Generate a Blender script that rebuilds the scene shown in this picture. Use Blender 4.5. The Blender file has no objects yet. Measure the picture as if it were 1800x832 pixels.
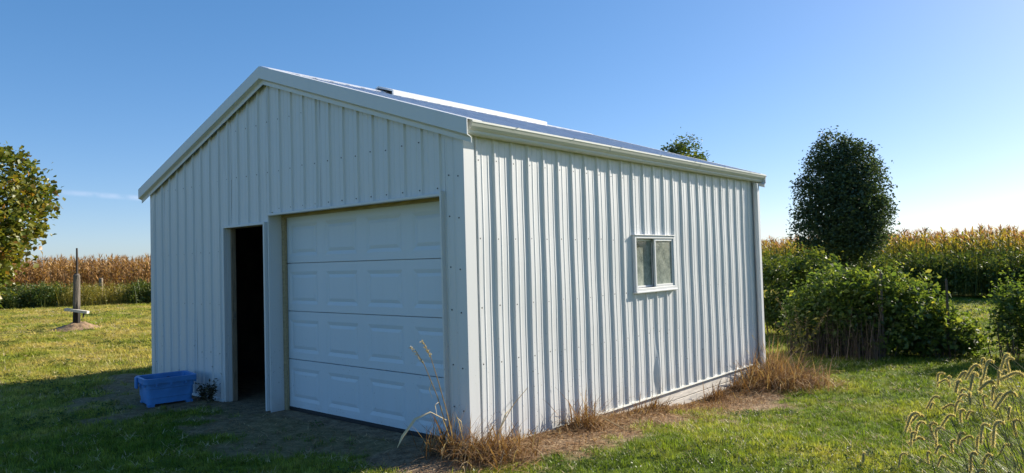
import bpy, math, random
import numpy as np
from mathutils import Matrix, Vector
R = math.radians
rng = np.random.default_rng(11)
scn = bpy.context.scene
COL = scn.collection

# ------------------------------------------------------------------ camera
cam_d = bpy.data.cameras.new('camera')
cam = bpy.data.objects.new('camera', cam_d)
COL.objects.link(cam)
yaw, pit, rol = 0.7127, 0.0336, -0.0276
Fv = Vector((-math.sin(yaw) * math.cos(pit), math.cos(yaw) * math.cos(pit), math.sin(pit)))
Rv = Vector((math.cos(yaw), math.sin(yaw), 0))
Uv = Rv.cross(Fv)
R2 = Rv * math.cos(rol) + Uv * math.sin(rol)
U2 = -Rv * math.sin(rol) + Uv * math.cos(rol)
CAM = Vector((4.1351, -4.1979, 1.582))
cam.matrix_world = Matrix(((R2.x, U2.x, -Fv.x, CAM.x), (R2.y, U2.y, -Fv.y, CAM.y), (R2.z, U2.z, -Fv.z, CAM.z), (0, 0, 0, 1)))
cam_d.sensor_width = 36
cam_d.lens = 36 * 1252.07 / 1800
cam_d.clip_start = 0.05
cam_d.clip_end = 4000
scn.camera = cam

# ------------------------------------------------------------------ sky, sun, exposure
SUN_AZ, SUN_EL = R(18.3), R(25.5)         # azimuth from +Y towards +X
world = bpy.data.worlds.new('World')
scn.world = world
world.use_nodes = True
wn = world.node_tree
bg = wn.nodes['Background']
sky = wn.nodes.new('ShaderNodeTexSky')
sky.sky_type = 'NISHITA'
sky.sun_disc = False
sky.sun_elevation = SUN_EL
sky.sun_rotation = SUN_AZ
sky.altitude = 200
sky.air_density = 0.8
sky.dust_density = 0.5
sky.ozone_density = 3.0
# a thin contrail high in the sky: a short band about one great circle
tc = wn.nodes.new('ShaderNodeTexCoord')
def vmath(nt, op, a, b=None):
    n = nt.nodes.new('ShaderNodeVectorMath'); n.operation = op
    for k, v in enumerate((a, b)):
        if v is None: continue
        if isinstance(v, (tuple, list, Vector)): n.inputs[k].default_value = tuple(v)
        else: nt.links.new(v, n.inputs[k])
    return n
def math_(nt, op, a, b=None, c=None, clamp=False):
    n = nt.nodes.new('ShaderNodeMath'); n.operation = op; n.use_clamp = clamp
    for k, v in enumerate((a, b, c)):
        if v is None: continue
        if isinstance(v, (int, float)): n.inputs[k].default_value = v
        else: nt.links.new(v, n.inputs[k])
    return n.outputs[0]
def smooth(nt, v, a, b, to0=0.0, to1=1.0):
    n = nt.nodes.new('ShaderNodeMapRange'); n.interpolation_type = 'SMOOTHSTEP'
    nt.links.new(v, n.inputs[0])
    n.inputs[1].default_value = a; n.inputs[2].default_value = b
    n.inputs[3].default_value = to0; n.inputs[4].default_value = to1
    return n.outputs[0]
ct_a = Vector((-0.9548, 0.2814, 0.0961)).normalized()      # where the trail starts and ends in the sky
ct_b = Vector((-0.9223, 0.3759, 0.0893)).normalized()
ct_n = ct_a.cross(ct_b).normalized()
ct_t = (ct_b - ct_a).normalized()
dn = vmath(wn, 'DOT_PRODUCT', tc.outputs['Generated'], ct_n).outputs['Value']
dt = vmath(wn, 'DOT_PRODUCT', tc.outputs['Generated'], ct_t).outputs['Value']
band = smooth(wn, math_(wn, 'ABSOLUTE', dn), 0.0048, 0.0002)
m0, m1 = ct_a.dot(ct_t), ct_b.dot(ct_t)
along = math_(wn, 'MULTIPLY', smooth(wn, dt, m0 - .04, m0 + .06), smooth(wn, dt, m1 + .16, m1 + .02))
front = math_(wn, 'GREATER_THAN', vmath(wn, 'DOT_PRODUCT', tc.outputs['Generated'], ct_a).outputs['Value'], 0.5)
nwn = wn.nodes.new('ShaderNodeTexNoise'); nwn.inputs['Scale'].default_value = 60; wn.links.new(tc.outputs['Generated'], nwn.inputs['Vector']); noise_w = nwn.outputs['Fac']
trail = math_(wn, 'MULTIPLY', math_(wn, 'MULTIPLY', band, along), math_(wn, 'MULTIPLY', front, math_(wn, 'MULTIPLY', smooth(wn, noise_w, .2, .7), 0.21)))
mixc = wn.nodes.new('ShaderNodeMix'); mixc.data_type = 'RGBA'
wn.links.new(trail, mixc.inputs[0])
wn.links.new(sky.outputs[0], mixc.inputs[6])
mixc.inputs[7].default_value = (9.0, 9.0, 9.5, 1)
hsv = wn.nodes.new('ShaderNodeHueSaturation')
hsv.inputs['Saturation'].default_value = 1.27
wn.links.new(mixc.outputs[2], hsv.inputs['Color'])
gam = wn.nodes.new('ShaderNodeGamma'); gam.inputs[1].default_value = 0.70
wn.links.new(hsv.outputs[0], gam.inputs[0])
tnt = wn.nodes.new('ShaderNodeMix'); tnt.data_type = 'RGBA'; tnt.blend_type = 'MULTIPLY'; tnt.inputs[0].default_value = 1.0
wn.links.new(gam.outputs[0], tnt.inputs[6]); tnt.inputs[7].default_value = (0.885, 0.94, 1.085, 1)
wn.links.new(tnt.outputs[2], bg.inputs[0])
bg.inputs[1].default_value = 0.116

sun_d = bpy.data.lights.new('sun', 'SUN')
sun_d.energy = 5.0
sun_d.angle = R(0.53)
sun_d.color = (1.0, 0.90, 0.76)
sun = bpy.data.objects.new('sun', sun_d)
COL.objects.link(sun)
sdir = Vector((math.sin(SUN_AZ) * math.cos(SUN_EL), math.cos(SUN_AZ) * math.cos(SUN_EL), math.sin(SUN_EL)))
sun.rotation_euler = sdir.to_track_quat('Z', 'Y').to_euler()
sun.location = (20, 40, 30)
scn.view_settings.view_transform = 'Standard'
scn.view_settings.look = 'None'
scn.view_settings.exposure = 1.10
scn.view_settings.gamma = 1.0
scn.view_settings.use_curve_mapping = False

# ------------------------------------------------------------------ helpers
def vnoise(x, y, seed=0):
    x = np.asarray(x, float); y = np.asarray(y, float)
    xi = np.floor(x).astype(np.int64); yi = np.floor(y).astype(np.int64)
    fx = x - xi; fy = y - yi
    fx = fx * fx * (3 - 2 * fx); fy = fy * fy * (3 - 2 * fy)
    def h(a, b):
        n = (a * 374761393 + b * 668265263 + seed * 982451653) & 0x7fffffff
        n = ((n ^ (n >> 13)) * 1274126177) & 0x7fffffff
        return ((n ^ (n >> 16)) & 0xffff) / 65535.0
    return (h(xi, yi) * (1 - fx) + h(xi + 1, yi) * fx) * (1 - fy) + (h(xi, yi + 1) * (1 - fx) + h(xi + 1, yi + 1) * fx) * fy
def sstep(v, a, b):
    t = np.clip((np.asarray(v, float) - a) / (b - a), 0, 1)
    return t * t * (3 - 2 * t)

def tag(o, label=None, cat=None, group=None, kind=None):
    if label: o['label'] = label
    if cat: o['category'] = cat
    if group: o['group'] = group
    if kind: o['kind'] = kind
    return o
def thing(name, label, cat, loc=(0, 0, 0), rz=0.0, group=None):
    o = bpy.data.objects.new(name, None)
    o.empty_display_size = 0.1
    COL.objects.link(o)
    o.location = loc; o.rotation_euler = (0, 0, rz)
    return tag(o, label, cat, group)
def link(name, me, parent=None, mat=None):
    o = bpy.data.objects.new(name, me)
    COL.objects.link(o)
    if mat is not None and not me.materials: me.materials.append(mat)
    if parent is not None: o.parent = parent
    return o
def np_mesh(name, V, faces, tint=None, extra=None, smooth_=False):
    """faces: (N,3) or (N,4) int array, or a list of such arrays"""
    me = bpy.data.meshes.new(name)
    V = np.asarray(V, np.float32)
    if not isinstance(faces, list): faces = [faces]
    faces = [np.asarray(f, np.int32) for f in faces if len(f)]
    me.vertices.add(len(V)); me.vertices.foreach_set('co', V.ravel())
    nl = sum(f.size for f in faces); npoly = sum(len(f) for f in faces)
    me.loops.add(nl); me.polygons.add(npoly)
    me.loops.foreach_set('vertex_index', np.concatenate([f.ravel() for f in faces]))
    tot = np.concatenate([np.full(len(f), f.shape[1], np.int32) for f in faces])
    st = np.concatenate([[0], np.cumsum(tot)[:-1]]).astype(np.int32)
    me.polygons.foreach_set('loop_start', st)
    if tint is not None:
        a = me.attributes.new('tint', 'FLOAT', 'POINT'); a.data.foreach_set('value', np.asarray(tint, np.float32))
    if extra:
        for k, v in extra.items():
            a = me.attributes.new(k, 'FLOAT', 'POINT'); a.data.foreach_set('value', np.asarray(v, np.float32))
    if smooth_: me.polygons.foreach_set('use_smooth', np.ones(npoly, bool))
    me.update(calc_edges=True); me.validate()
    return me
class MB:
    """collects simple shapes into one mesh"""
    def __init__(s): s.v = []; s.f = []
    def add(s, v, f):
        n = len(s.v); s.v += [tuple(p) for p in v]; s.f += [tuple(i + n for i in q) for q in f]; return s
    def box(s, a, b, M=None):
        (x0, y0, z0), (x1, y1, z1) = a, b
        v = [(x0, y0, z0), (x1, y0, z0), (x1, y1, z0), (x0, y1, z0), (x0, y0, z1), (x1, y0, z1), (x1, y1, z1), (x0, y1, z1)]
        if M is not None: v = [tuple(M @ Vector(p)) for p in v]
        return s.add(v, [(3, 2, 1, 0), (4, 5, 6, 7), (0, 1, 5, 4), (1, 2, 6, 5), (2, 3, 7, 6), (3, 0, 4, 7)])
    def tube(s, path, rad, n=7, cap=True):
        path = [Vector(p) for p in path]; rings = []
        for i, p in enumerate(path):
            d = (path[min(i + 1, len(path) - 1)] - path[max(i - 1, 0)]).normalized()
            a = d.cross(Vector((0.31, 0.17, 0.93)) if abs(d.z) < .9 else Vector((1, 0.2, 0))).normalized(); b = d.cross(a)
            r = rad[i] if isinstance(rad, (list, tuple)) else rad
            rings.append([p + (a * math.cos(2 * math.pi * k / n) + b * math.sin(2 * math.pi * k / n)) * r for k in range(n)])
        v = [q for g in rings for q in g]; f = []
        for i in range(len(path) - 1):
            for k in range(n):
                f.append((i * n + k, i * n + (k + 1) % n, (i + 1) * n + (k + 1) % n, (i + 1) * n + k))
        if cap:
            f.append(tuple(range(n))[::-1]); f.append(tuple((len(path) - 1) * n + k for k in range(n)))
        return s.add(v, f)
    def loft(s, secs, closed=True, caps=True):
        """secs: list of equal-length point lists"""
        n = len(secs[0]); v = [q for g in secs for q in g]; f = []
        for i in range(len(secs) - 1):
            for k in range(n if closed else n - 1):
                f.append((i * n + k, i * n + (k + 1) % n, (i + 1) * n + (k + 1) % n, (i + 1) * n + k))
        if closed and caps:
            f.append(tuple(range(n))[::-1]); f.append(tuple((len(secs) - 1) * n + k for k in range(n)))
        return s.add(v, f)
    def mesh(s, name, bevel=0.0, smooth_=False):
        me = bpy.data.meshes.new(name); me.from_pydata(s.v, [], s.f); me.update()
        if bevel > 0:
            import bmesh
            bm = bmesh.new(); bm.from_mesh(me)
            bmesh.ops.recalc_face_normals(bm, faces=bm.faces)
            bmesh.ops.bevel(bm, geom=bm.edges[:], offset=bevel, segments=1, affect='EDGES', profile=0.5)
            bm.to_mesh(me); bm.free()
        if smooth_:
            for p in me.polygons: p.use_smooth = True
        return me
    def build(s, name, mat, parent=None, bevel=0.0, smooth_=False):
        return link(name, s.mesh(name, bevel, smooth_), parent, mat)

# ------------------------------------------------------------------ materials
def new_mat(name):
    m = bpy.data.materials.new(name); m.use_nodes = True
    nt = m.node_tree; b = nt.nodes['Principled BSDF']
    return m, nt, b
def noise(nt, scale, detail=3, rough=0.55, vec=None, dist=0.0):
    n = nt.nodes.new('ShaderNodeTexNoise')
    n.inputs['Scale'].default_value = scale; n.inputs['Detail'].default_value = detail
    n.inputs['Roughness'].default_value = rough; n.inputs['Distortion'].default_value = dist
    if vec is not None: nt.links.new(vec, n.inputs['Vector'])
    return n.outputs['Fac']
def pos(nt): return nt.nodes.new('ShaderNodeNewGeometry').outputs['Position']
def mapv(nt, v, scale):
    n = nt.nodes.new('ShaderNodeMapping'); n.inputs['Scale'].default_value = scale
    nt.links.new(v, n.inputs['Vector']); return n.outputs[0]
def ramp(nt, fac, stops):
    n = nt.nodes.new('ShaderNodeValToRGB'); cr = n.color_ramp
    while len(cr.elements) < len(stops): cr.elements.new(0.5)
    for e, (p, c) in zip(cr.elements, stops):
        e.position = p; e.color = (c[0], c[1], c[2], 1)
    if fac is not None: nt.links.new(fac, n.inputs[0])
    return n.outputs[0]
def mix(nt, fac, a, b, mode='MIX'):
    n = nt.nodes.new('ShaderNodeMix'); n.data_type = 'RGBA'; n.blend_type = mode
    for k, v in ((0, fac), (6, a), (7, b)):
        if isinstance(v, (int, float)): n.inputs[k].default_value = v
        elif isinstance(v, (tuple, list)): n.inputs[k].default_value = (v[0], v[1], v[2], 1)
        else: nt.links.new(v, n.inputs[k])
    return n.outputs[2]
def bump(nt, b, h, dist=0.005, strength=0.5):
    n = nt.nodes.new('ShaderNodeBump'); n.inputs['Distance'].default_value = dist; n.inputs['Strength'].default_value = strength
    nt.links.new(h, n.inputs['Height']); nt.links.new(n.outputs[0], b.inputs['Normal'])
def sepz(nt, v):
    n = nt.nodes.new('ShaderNodeSeparateXYZ'); nt.links.new(v, n.inputs[0]); return n.outputs
def attr(nt, name):
    n = nt.nodes.new('ShaderNodeAttribute'); n.attribute_name = name; return n.outputs['Fac']

def white_steel(name, base=(0.61, 0.63, 0.635), dirt=1.0, rough=0.38):
    m, nt, b = new_mat(name)
    p = pos(nt); z = sepz(nt, p)[2]
    streak = noise(nt, 1.0, 4, 0.6, mapv(nt, p, (9, 9, 0.9)))
    big = noise(nt, 0.8, 3, 0.5, p)
    c = mix(nt, smooth(nt, streak, .45, .8, 0, .16 * dirt), base, (0.46, 0.46, 0.43))
    c = mix(nt, smooth(nt, big, .4, .75, 0, .12 * dirt), c, (0.53, 0.56, 0.58))
    # splashed soil on the lowest half metre
    low = smooth(nt, z, 1.5, 0.1)
    spl = noise(nt, 48, 1, 0.4, p)
    spl2 = noise(nt, 5, 3, 0.6, p)
    sp = math_(nt, 'MULTIPLY', smooth(nt, spl, .70, .735), math_(nt, 'MULTIPLY', low, smooth(nt, spl2, .42, .55)))
    c = mix(nt, math_(nt, 'MULTIPLY', sp, .8 * dirt), c, (0.10, 0.075, 0.05))
    film = math_(nt, 'MULTIPLY', smooth(nt, z, 0.35, -0.05), smooth(nt, spl2, .3, .7))
    c = mix(nt, math_(nt, 'MULTIPLY', film, .35 * dirt), c, (0.42, 0.36, 0.27))
    nt.links.new(c, b.inputs['Base Color'])
    b.inputs['Roughness'].default_value = rough
    b.inputs['Specular IOR Level'].default_value = 0.45
    bump(nt, b, noise(nt, 2.2, 2, 0.5, p), 0.004, 0.35)
    return m
def flat_mat(name, col, rough=0.6, var=0.25, scale=8, metal=0.0, bumpd=0.002, stretch=(1, 1, 1)):
    m, nt, b = new_mat(name)
    tcn = nt.nodes.new('ShaderNodeTexCoord').outputs['Object']
    v = mapv(nt, tcn, stretch)
    n = noise(nt, scale, 4, 0.6, v)
    lo = tuple(c * (1 - var) for c in col); hi = tuple(min(1, c * (1 + var)) for c in col)
    nt.links.new(ramp(nt, n, [(0.3, lo), (0.7, hi)]), b.inputs['Base Color'])
    b.inputs['Roughness'].default_value = rough; b.inputs['Metallic'].default_value = metal
    if bumpd: bump(nt, b, noise(nt, scale * 3, 3, 0.6, v), bumpd, 0.6)
    return m
def leaf_mat(name, stops, trans=0.35, rough=0.45, gloss=0.03, tip=None):
    """stops: colours over the per-leaf tint; real leaves: diffuse + light coming through"""
    m = bpy.data.materials.new(name); m.use_nodes = True
    nt = m.node_tree; nt.nodes.remove(nt.nodes['Principled BSDF'])
    out = nt.nodes['Material Output']
    t = attr(nt, 'tint')
    oi = nt.nodes.new('ShaderNodeObjectInfo')
    t2 = math_(nt, 'ADD', t, math_(nt, 'MULTIPLY', math_(nt, 'SUBTRACT', oi.outputs['Random'], .5), .25))
    c = ramp(nt, t2, stops)
    d = nt.nodes.new('ShaderNodeBsdfDiffuse'); tr = nt.nodes.new('ShaderNodeBsdfTranslucent'); g = nt.nodes.new('ShaderNodeBsdfGlossy')
    nt.links.new(c, d.inputs[0])
    tcx = mix(nt, 1.0, c, (1.35, 1.25, 0.6), 'MULTIPLY')
    nt.links.new(tcx, tr.inputs[0])
    g.inputs['Roughness'].default_value = rough; g.inputs[0].default_value = (0.9, 0.9, 0.9, 1)
    m1 = nt.nodes.new('ShaderNodeMixShader'); m1.inputs[0].default_value = trans
    nt.links.new(d.outputs[0], m1.inputs[1]); nt.links.new(tr.outputs[0], m1.inputs[2])
    m2 = nt.nodes.new('ShaderNodeMixShader'); m2.inputs[0].default_value = gloss
    nt.links.new(m1.outputs[0], m2.inputs[1]); nt.links.new(g.outputs[0], m2.inputs[2])
    nt.links.new(m2.outputs[0], out.inputs['Surface'])
    return m
def lawn_color(nt, p):
    a = noise(nt, 0.45, 3, 0.55, p)
    b_ = noise(nt, 2.6, 4, 0.65, p)
    e = noise(nt, 14.0, 3, 0.6, p)
    f = math_(nt, 'ADD', math_(nt, 'MULTIPLY', a, .52), math_(nt, 'ADD', math_(nt, 'MULTIPLY', b_, .36), math_(nt, 'MULTIPLY', e, .16)))
    x = sepz(nt, p)[0]
    f = math_(nt, 'ADD', f, smooth(nt, x, 1.0, -9.0, 0.0, 0.105))     # drier, yellower turf beyond the shed
    return ramp(nt, f, [(0.34, (0.048, 0.100, 0.009)), (0.48, (0.120, 0.185, 0.020)), (0.58, (0.255, 0.290, 0.045)), (0.68, (0.44, 0.38, 0.12))])

M = {}
M['steel'] = white_steel('white_painted_steel')
M['trim'] = white_steel('white_trim_steel', (0.61, 0.63, 0.635), 0.7, 0.38)
M['gutter'] = white_steel('gutter_paint', (0.56, 0.58, 0.53), 1.0, 0.38)
M['door'] = white_steel('garage_door_paint', (0.60, 0.67, 0.72), 0.5, 0.45)
M['roof'] = flat_mat('galvanised_roof', (0.74, 0.76, 0.80), 0.45, 0.10, 3, 0.55, 0.0)
M['wood'] = flat_mat('weathered_wood', (0.22, 0.17, 0.115), 0.8, 0.35, 6, 0, 0.002, (8, 8, 0.8))
M['tanwood'] = flat_mat('tan_wood', (0.36, 0.29, 0.17), 0.75, 0.25, 6, 0, 0.002, (1, 8, 8))
M['shade_liner'] = flat_mat('interior_shade_board', (0.055, 0.045, 0.036), 0.9, 0.4, 3)  # near-black colour puts the interior shade into the added boards
M['skirt'] = flat_mat('whitewashed_board', (0.55, 0.52, 0.46), 0.8, 0.25, 5, 0, 0.003, (6, 1, 8))
M['rubber'] = flat_mat('black_rubber', (0.02, 0.02, 0.022), 0.6, 0.2)
M['screw'] = flat_mat('screw_metal', (0.10, 0.105, 0.11), 0.5, 0.2, 8, 0.3, 0)
M['brass'] = flat_mat('strike_metal', (0.25, 0.22, 0.18), 0.4, 0.2, 8, 0.8, 0)
M['blue'] = flat_mat('blue_plastic', (0.06, 0.235, 0.56), 0.45, 0.18, 5, 0, 0.001)
M['soil'] = flat_mat('dark_soil', (0.035, 0.025, 0.018), 0.95, 0.5, 25, 0, 0.02)
M['bark'] = flat_mat('bark', (0.10, 0.08, 0.06), 0.9, 0.35, 8, 0, 0.01, (6, 6, 1))
M['stem'] = flat_mat('weed_stem', (0.13, 0.12, 0.05), 0.8, 0.3, 10, 0, 0)
M['iron'] = flat_mat('rusty_iron', (0.045, 0.035, 0.03), 0.7, 0.3, 12, 0.4, 0.001)
M['mulch'] = flat_mat('wood_mulch', (0.27, 0.18, 0.10), 0.95, 0.5, 14, 0, 0.03)
M['straw'] = leaf_mat('dead_straw', [(0.0, (0.085, 0.048, 0.026)), (0.35, (0.235, 0.130, 0.062)), (0.68, (0.38, 0.245, 0.125)), (1.0, (0.60, 0.48, 0.30))], 0.22)
M['pale_straw'] = leaf_mat('pale_straw', [(0.0, (0.36, 0.27, 0.15)), (0.5, (0.55, 0.44, 0.26)), (1.0, (0.70, 0.60, 0.40))], 0.25)
M['leaf_maple'] = leaf_mat('maple_leaf', [(0.0, (0.030, 0.058, 0.011)), (0.45, (0.085, 0.120, 0.020)), (0.80, (0.20, 0.19, 0.030)), (1.0, (0.25, 0.13, 0.03))], 0.40)
M['leaf_pear'] = leaf_mat('pear_leaf', [(0.0, (0.032, 0.060, 0.036)), (0.5, (0.060, 0.100, 0.050)), (1.0, (0.11, 0.15, 0.060))], 0.34, 0.5, 0.03)  # bluish lift painted into the leaves for veiling glare
M['leaf_bush'] = leaf_mat('bush_leaf', [(0.0, (0.040, 0.075, 0.018)), (0.45, (0.095, 0.155, 0.030)), (0.8, (0.19, 0.23, 0.045)), (1.0, (0.46, 0.42, 0.08))], 0.52, 0.5, 0.03)
M['leaf_weed'] = leaf_mat('weed_leaf', [(0.0, (0.030, 0.065, 0.014)), (0.5, (0.075, 0.12, 0.024)), (1.0, (0.20, 0.21, 0.04))], 0.38)
M['leaf_yellow'] = leaf_mat('goldenrod_leaf', [(0.0, (0.10, 0.12, 0.024)), (0.5, (0.24, 0.22, 0.04)), (1.0, (0.42, 0.34, 0.06))], 0.35)
M['leaf_dead'] = leaf_mat('dead_vine', [(0.0, (0.035, 0.028, 0.022)), (0.5, (0.075, 0.058, 0.045)), (1.0, (0.15, 0.115, 0.09))], 0.15)
M['leaf_dark'] = leaf_mat('dark_weed_leaf', [(0.0, (0.02, 0.02, 0.012)), (1.0, (0.07, 0.06, 0.03))], 0.3)
M['corn_dry'] = leaf_mat('dry_corn', [(0.0, (0.10, 0.055, 0.022)), (0.35, (0.27, 0.15, 0.055)), (0.7, (0.46, 0.27, 0.10)), (1.0, (0.60, 0.42, 0.20))], 0.35)
M['corn_green'] = leaf_mat('ripening_corn', [(0.0, (0.055, 0.10, 0.020)), (0.30, (0.16, 0.19, 0.030)), (0.52, (0.36, 0.295, 0.055)), (0.72, (0.31, 0.18, 0.075)), (1.0, (0.30, 0.135, 0.075))], 0.45)
M['foxtail'] = leaf_mat('foxtail_bristle', [(0.0, (0.38, 0.32, 0.17)), (0.5, (0.58, 0.52, 0.30)), (1.0, (0.76, 0.70, 0.46))], 0.5)
M['foxseed'] = leaf_mat('foxtail_seed', [(0.0, (0.30, 0.28, 0.14)), (1.0, (0.46, 0.42, 0.23))], 0.35)
M['blade'] = leaf_mat('long_grass_blade', [(0.0, (0.055, 0.105, 0.018)), (0.6, (0.13, 0.20, 0.03)), (0.86, (0.30, 0.33, 0.06)), (1.0, (0.46, 0.40, 0.18))], 0.5)
M['petal'] = leaf_mat('white_petal', [(0.0, (0.75, 0.75, 0.72)), (1.0, (0.85, 0.85, 0.82))], 0.3)

# lawn blades: the same mottled turf colour as the sheet below, with light through the blade
def lawn_blade_mat():
    m = bpy.data.materials.new('lawn_blade'); m.use_nodes = True
    nt = m.node_tree; nt.nodes.remove(nt.nodes['Principled BSDF']); out = nt.nodes['Material Output']
    c = lawn_color(nt, pos(nt))
    oi = nt.nodes.new('ShaderNodeObjectInfo')
    hs = nt.nodes.new('ShaderNodeHueSaturation'); nt.links.new(c, hs.inputs['Color'])
    nt.links.new(math_(nt, 'ADD', math_(nt, 'MULTIPLY', oi.outputs['Random'], 1.0), math_(nt, 'MULTIPLY', attr(nt, 'tint'), .9)), hs.inputs['Value'])
    c = hs.outputs[0]
    d = nt.nodes.new('ShaderNodeBsdfDiffuse'); tr = nt.nodes.new('ShaderNodeBsdfTranslucent'); g = nt.nodes.new('ShaderNodeBsdfGlossy')
    nt.links.new(c, d.inputs[0]); nt.links.new(mix(nt, 1.0, c, (1.5, 1.4, 0.8), 'MULTIPLY'), tr.inputs[0])
    g.inputs['Roughness'].default_value = .4
    m1 = nt.nodes.new('ShaderNodeMixShader'); m1.inputs[0].default_value = .45
    nt.links.new(d.outputs[0], m1.inputs[1]); nt.links.new(tr.outputs[0], m1.inputs[2])
    m2 = nt.nodes.new('ShaderNodeMixShader'); m2.inputs[0].default_value = .02
    nt.links.new(m1.outputs[0], m2.inputs[1]); nt.links.new(g.outputs[0], m2.inputs[2])
    nt.links.new(m2.outputs[0], out.inputs['Surface'])
    return m
M['lawn'] = lawn_blade_mat()

def ground_mat():
    m, nt, b = new_mat('turf_and_soil')
    p = pos(nt)
    g = lawn_color(nt, p)
    g = mix(nt, 1.0, g, (0.80, 0.76, 0.74), 'MULTIPLY')
    s1 = noise(nt, 9, 5, 0.65, p); s2 = noise(nt, 55, 3, 0.6, p)
    soil = ramp(nt, math_(nt, 'ADD', math_(nt, 'MULTIPLY', s1, .6), math_(nt, 'MULTIPLY', s2, .4)),
                [(0.32, (0.085, 0.058, 0.036)), (0.5, (0.235, 0.165, 0.105)), (0.68, (0.42, 0.315, 0.20))])
    c = mix(nt, attr(nt, 'soil'), g, soil)
    nt.links.new(c, b.inputs['Base Color'])
    b.inputs['Roughness'].default_value = 0.95; b.inputs['Specular IOR Level'].default_value = 0.1
    bump(nt, b, math_(nt, 'ADD', s1, s2), 0.03, 0.7)
    return m
M['ground'] = ground_mat()

# ------------------------------------------------------------------ ground
X0S, X1S, Y0S, Y1S = -6.13, 0.0, 0.0, 6.13      # shed footprint
def soil_mask(x, y):
    x = np.asarray(x, float); y = np.asarray(y, float)
    n = vnoise(x * 2.1, y * 2.1, 3) * .6 + vnoise(x * 6.3, y * 6.3, 5) * .4
    n2 = vnoise(x * .9, y * .9, 8)
    # beside the long wall
    w = np.interp(y, [-.6, 0, .9, 1.5, 2.9, 4.3, 5.3, 6.2, 7.0], [.35, .62, .72, .66, .82, 1.25, .9, .65, .0])
    a = 1 - sstep(x / np.maximum(w, .02) + (n - .5) * 1.3 + (n2 - .5) * .4, .68, 1.12)
    a = a * (y > -.7) * (y < 6.9) * (x > -.6)
    # before the gable
    w2 = np.interp(x, [-7.6, -6.4, -5, -3, -2, -1, -.4, .4], [0.0, .65, 1.0, 1.0, .85, .62, .5, .3])
    b = 1 - sstep(-y / np.maximum(w2, .02) + (n - .5) * 1.9 + (n2 - .5) * .9, .62, 1.2)
    b = b * (x > -7.6) * (x < .5) * (y < .3) * (.78 + .22 * n2)
    inside = (x > X0S) & (x < X1S) & (y > Y0S - .05) & (y < Y1S)
    back = np.exp(-((x + 18.36) ** 2 + (y - 2.97) ** 2) / .25) * 0
    return np.clip(np.maximum(np.maximum(a, b), np.maximum(inside * 1.0, back)), 0, 1)
def ground_z(x, y):
    x = np.asarray(x, float); y = np.asarray(y, float)
    z = -.23 * sstep(y, .9, 4.6) * sstep(x, -6.5, -1.0)
    out = 1 - ((x > X0S + .1) & (x < X1S - .1) & (y > .1) & (y < Y1S))
    z = z + (vnoise(x * .8, y * .8, 1) - .5) * .035 + (vnoise(x * 3.1, y * 3.1, 2) - .5) * .022 * out
    z = z + .035 * np.exp(-((x / .9) ** 2 + (y / .9) ** 2)) 
    flat = (x > X0S) & (x < X1S - .03) & (y > -.1) & (y < Y1S)
    return np.where(flat, np.minimum(z, -.012), z - .004)
def axis(lo, hi, step, far):
    core = np.arange(lo, hi + 1e-6, step)
    ex = step * 1.35 ** np.arange(1, 60)
    r = hi + np.cumsum(ex); r = np.append(r[r < far], far)
    l = lo - np.cumsum(ex); l = np.append(l[l > -far], -far)
    return np.concatenate([l[::-1], core, r])
gx = axis(-9.5, 5.0, .085, 2600); gy = axis(-4.0, 10.5, .085, 2600)
GX, GY = np.meshgrid(gx, gy)
GZ = ground_z(GX, GY)
GZ = np.where((np.abs(GX) > 120) | (np.abs(GY) > 120), -.02, GZ)
nx, ny = len(gx), len(gy)
ii = np.arange(nx * ny).reshape(ny, nx)
Q = np.stack([ii[:-1, :-1], ii[:-1, 1:], ii[1:, 1:], ii[1:, :-1]], -1).reshape(-1, 4)
gm = np_mesh('ground', np.stack([GX, GY, GZ], -1).reshape(-1, 3), Q, extra={'soil': soil_mask(GX, GY).ravel()}, smooth_=True)
tag(link('ground', gm, None, M['ground']), kind='structure')

# ------------------------------------------------------------------ vegetation builders
def ribbons(base, heading, length, width, th0, bend, segs, prof='blade', tw=0.0):
    """curved tapering strips; returns V, quads, tint-index (strip number per vertex), s along strip"""
    base = np.asarray(base, float); N = len(base)
    hx, hy = np.cos(heading), np.sin(heading)
    V = np.zeros((N, segs + 1, 2, 3)); p = base.copy()
    for k in range(segs + 1):
        s = k / segs
        if prof == 'blade': w = (1 - s) ** .6 + .04
        elif prof == 'leaf': w = math.sin(math.pi * (.1 + .88 * s)) + .02
        else: w = 1.0
        ang = heading + tw * s
        wx, wy = -np.sin(ang), np.cos(ang)
        W = (width * w * .5)[:, None] * np.stack([wx, wy, np.zeros(N)], -1)
        V[:, k, 0] = p - W; V[:, k, 1] = p + W
        th = th0 + bend * (s + .5 / segs)
        p = p + (length / segs)[:, None] * np.stack([np.sin(th) * hx, np.sin(th) * hy, np.cos(th)], -1)
    n = (segs + 1) * 2
    q = np.array([[2 * k, 2 * k + 1, 2 * k + 3, 2 * k + 2] for k in range(segs)])
    F = (np.arange(N)[:, None, None] * n + q[None]).reshape(-1, 4)
    return V.reshape(-1, 3), F, np.repeat(np.arange(N), n), np.tile(np.repeat(np.arange(segs + 1) / segs, 2), N)
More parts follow.
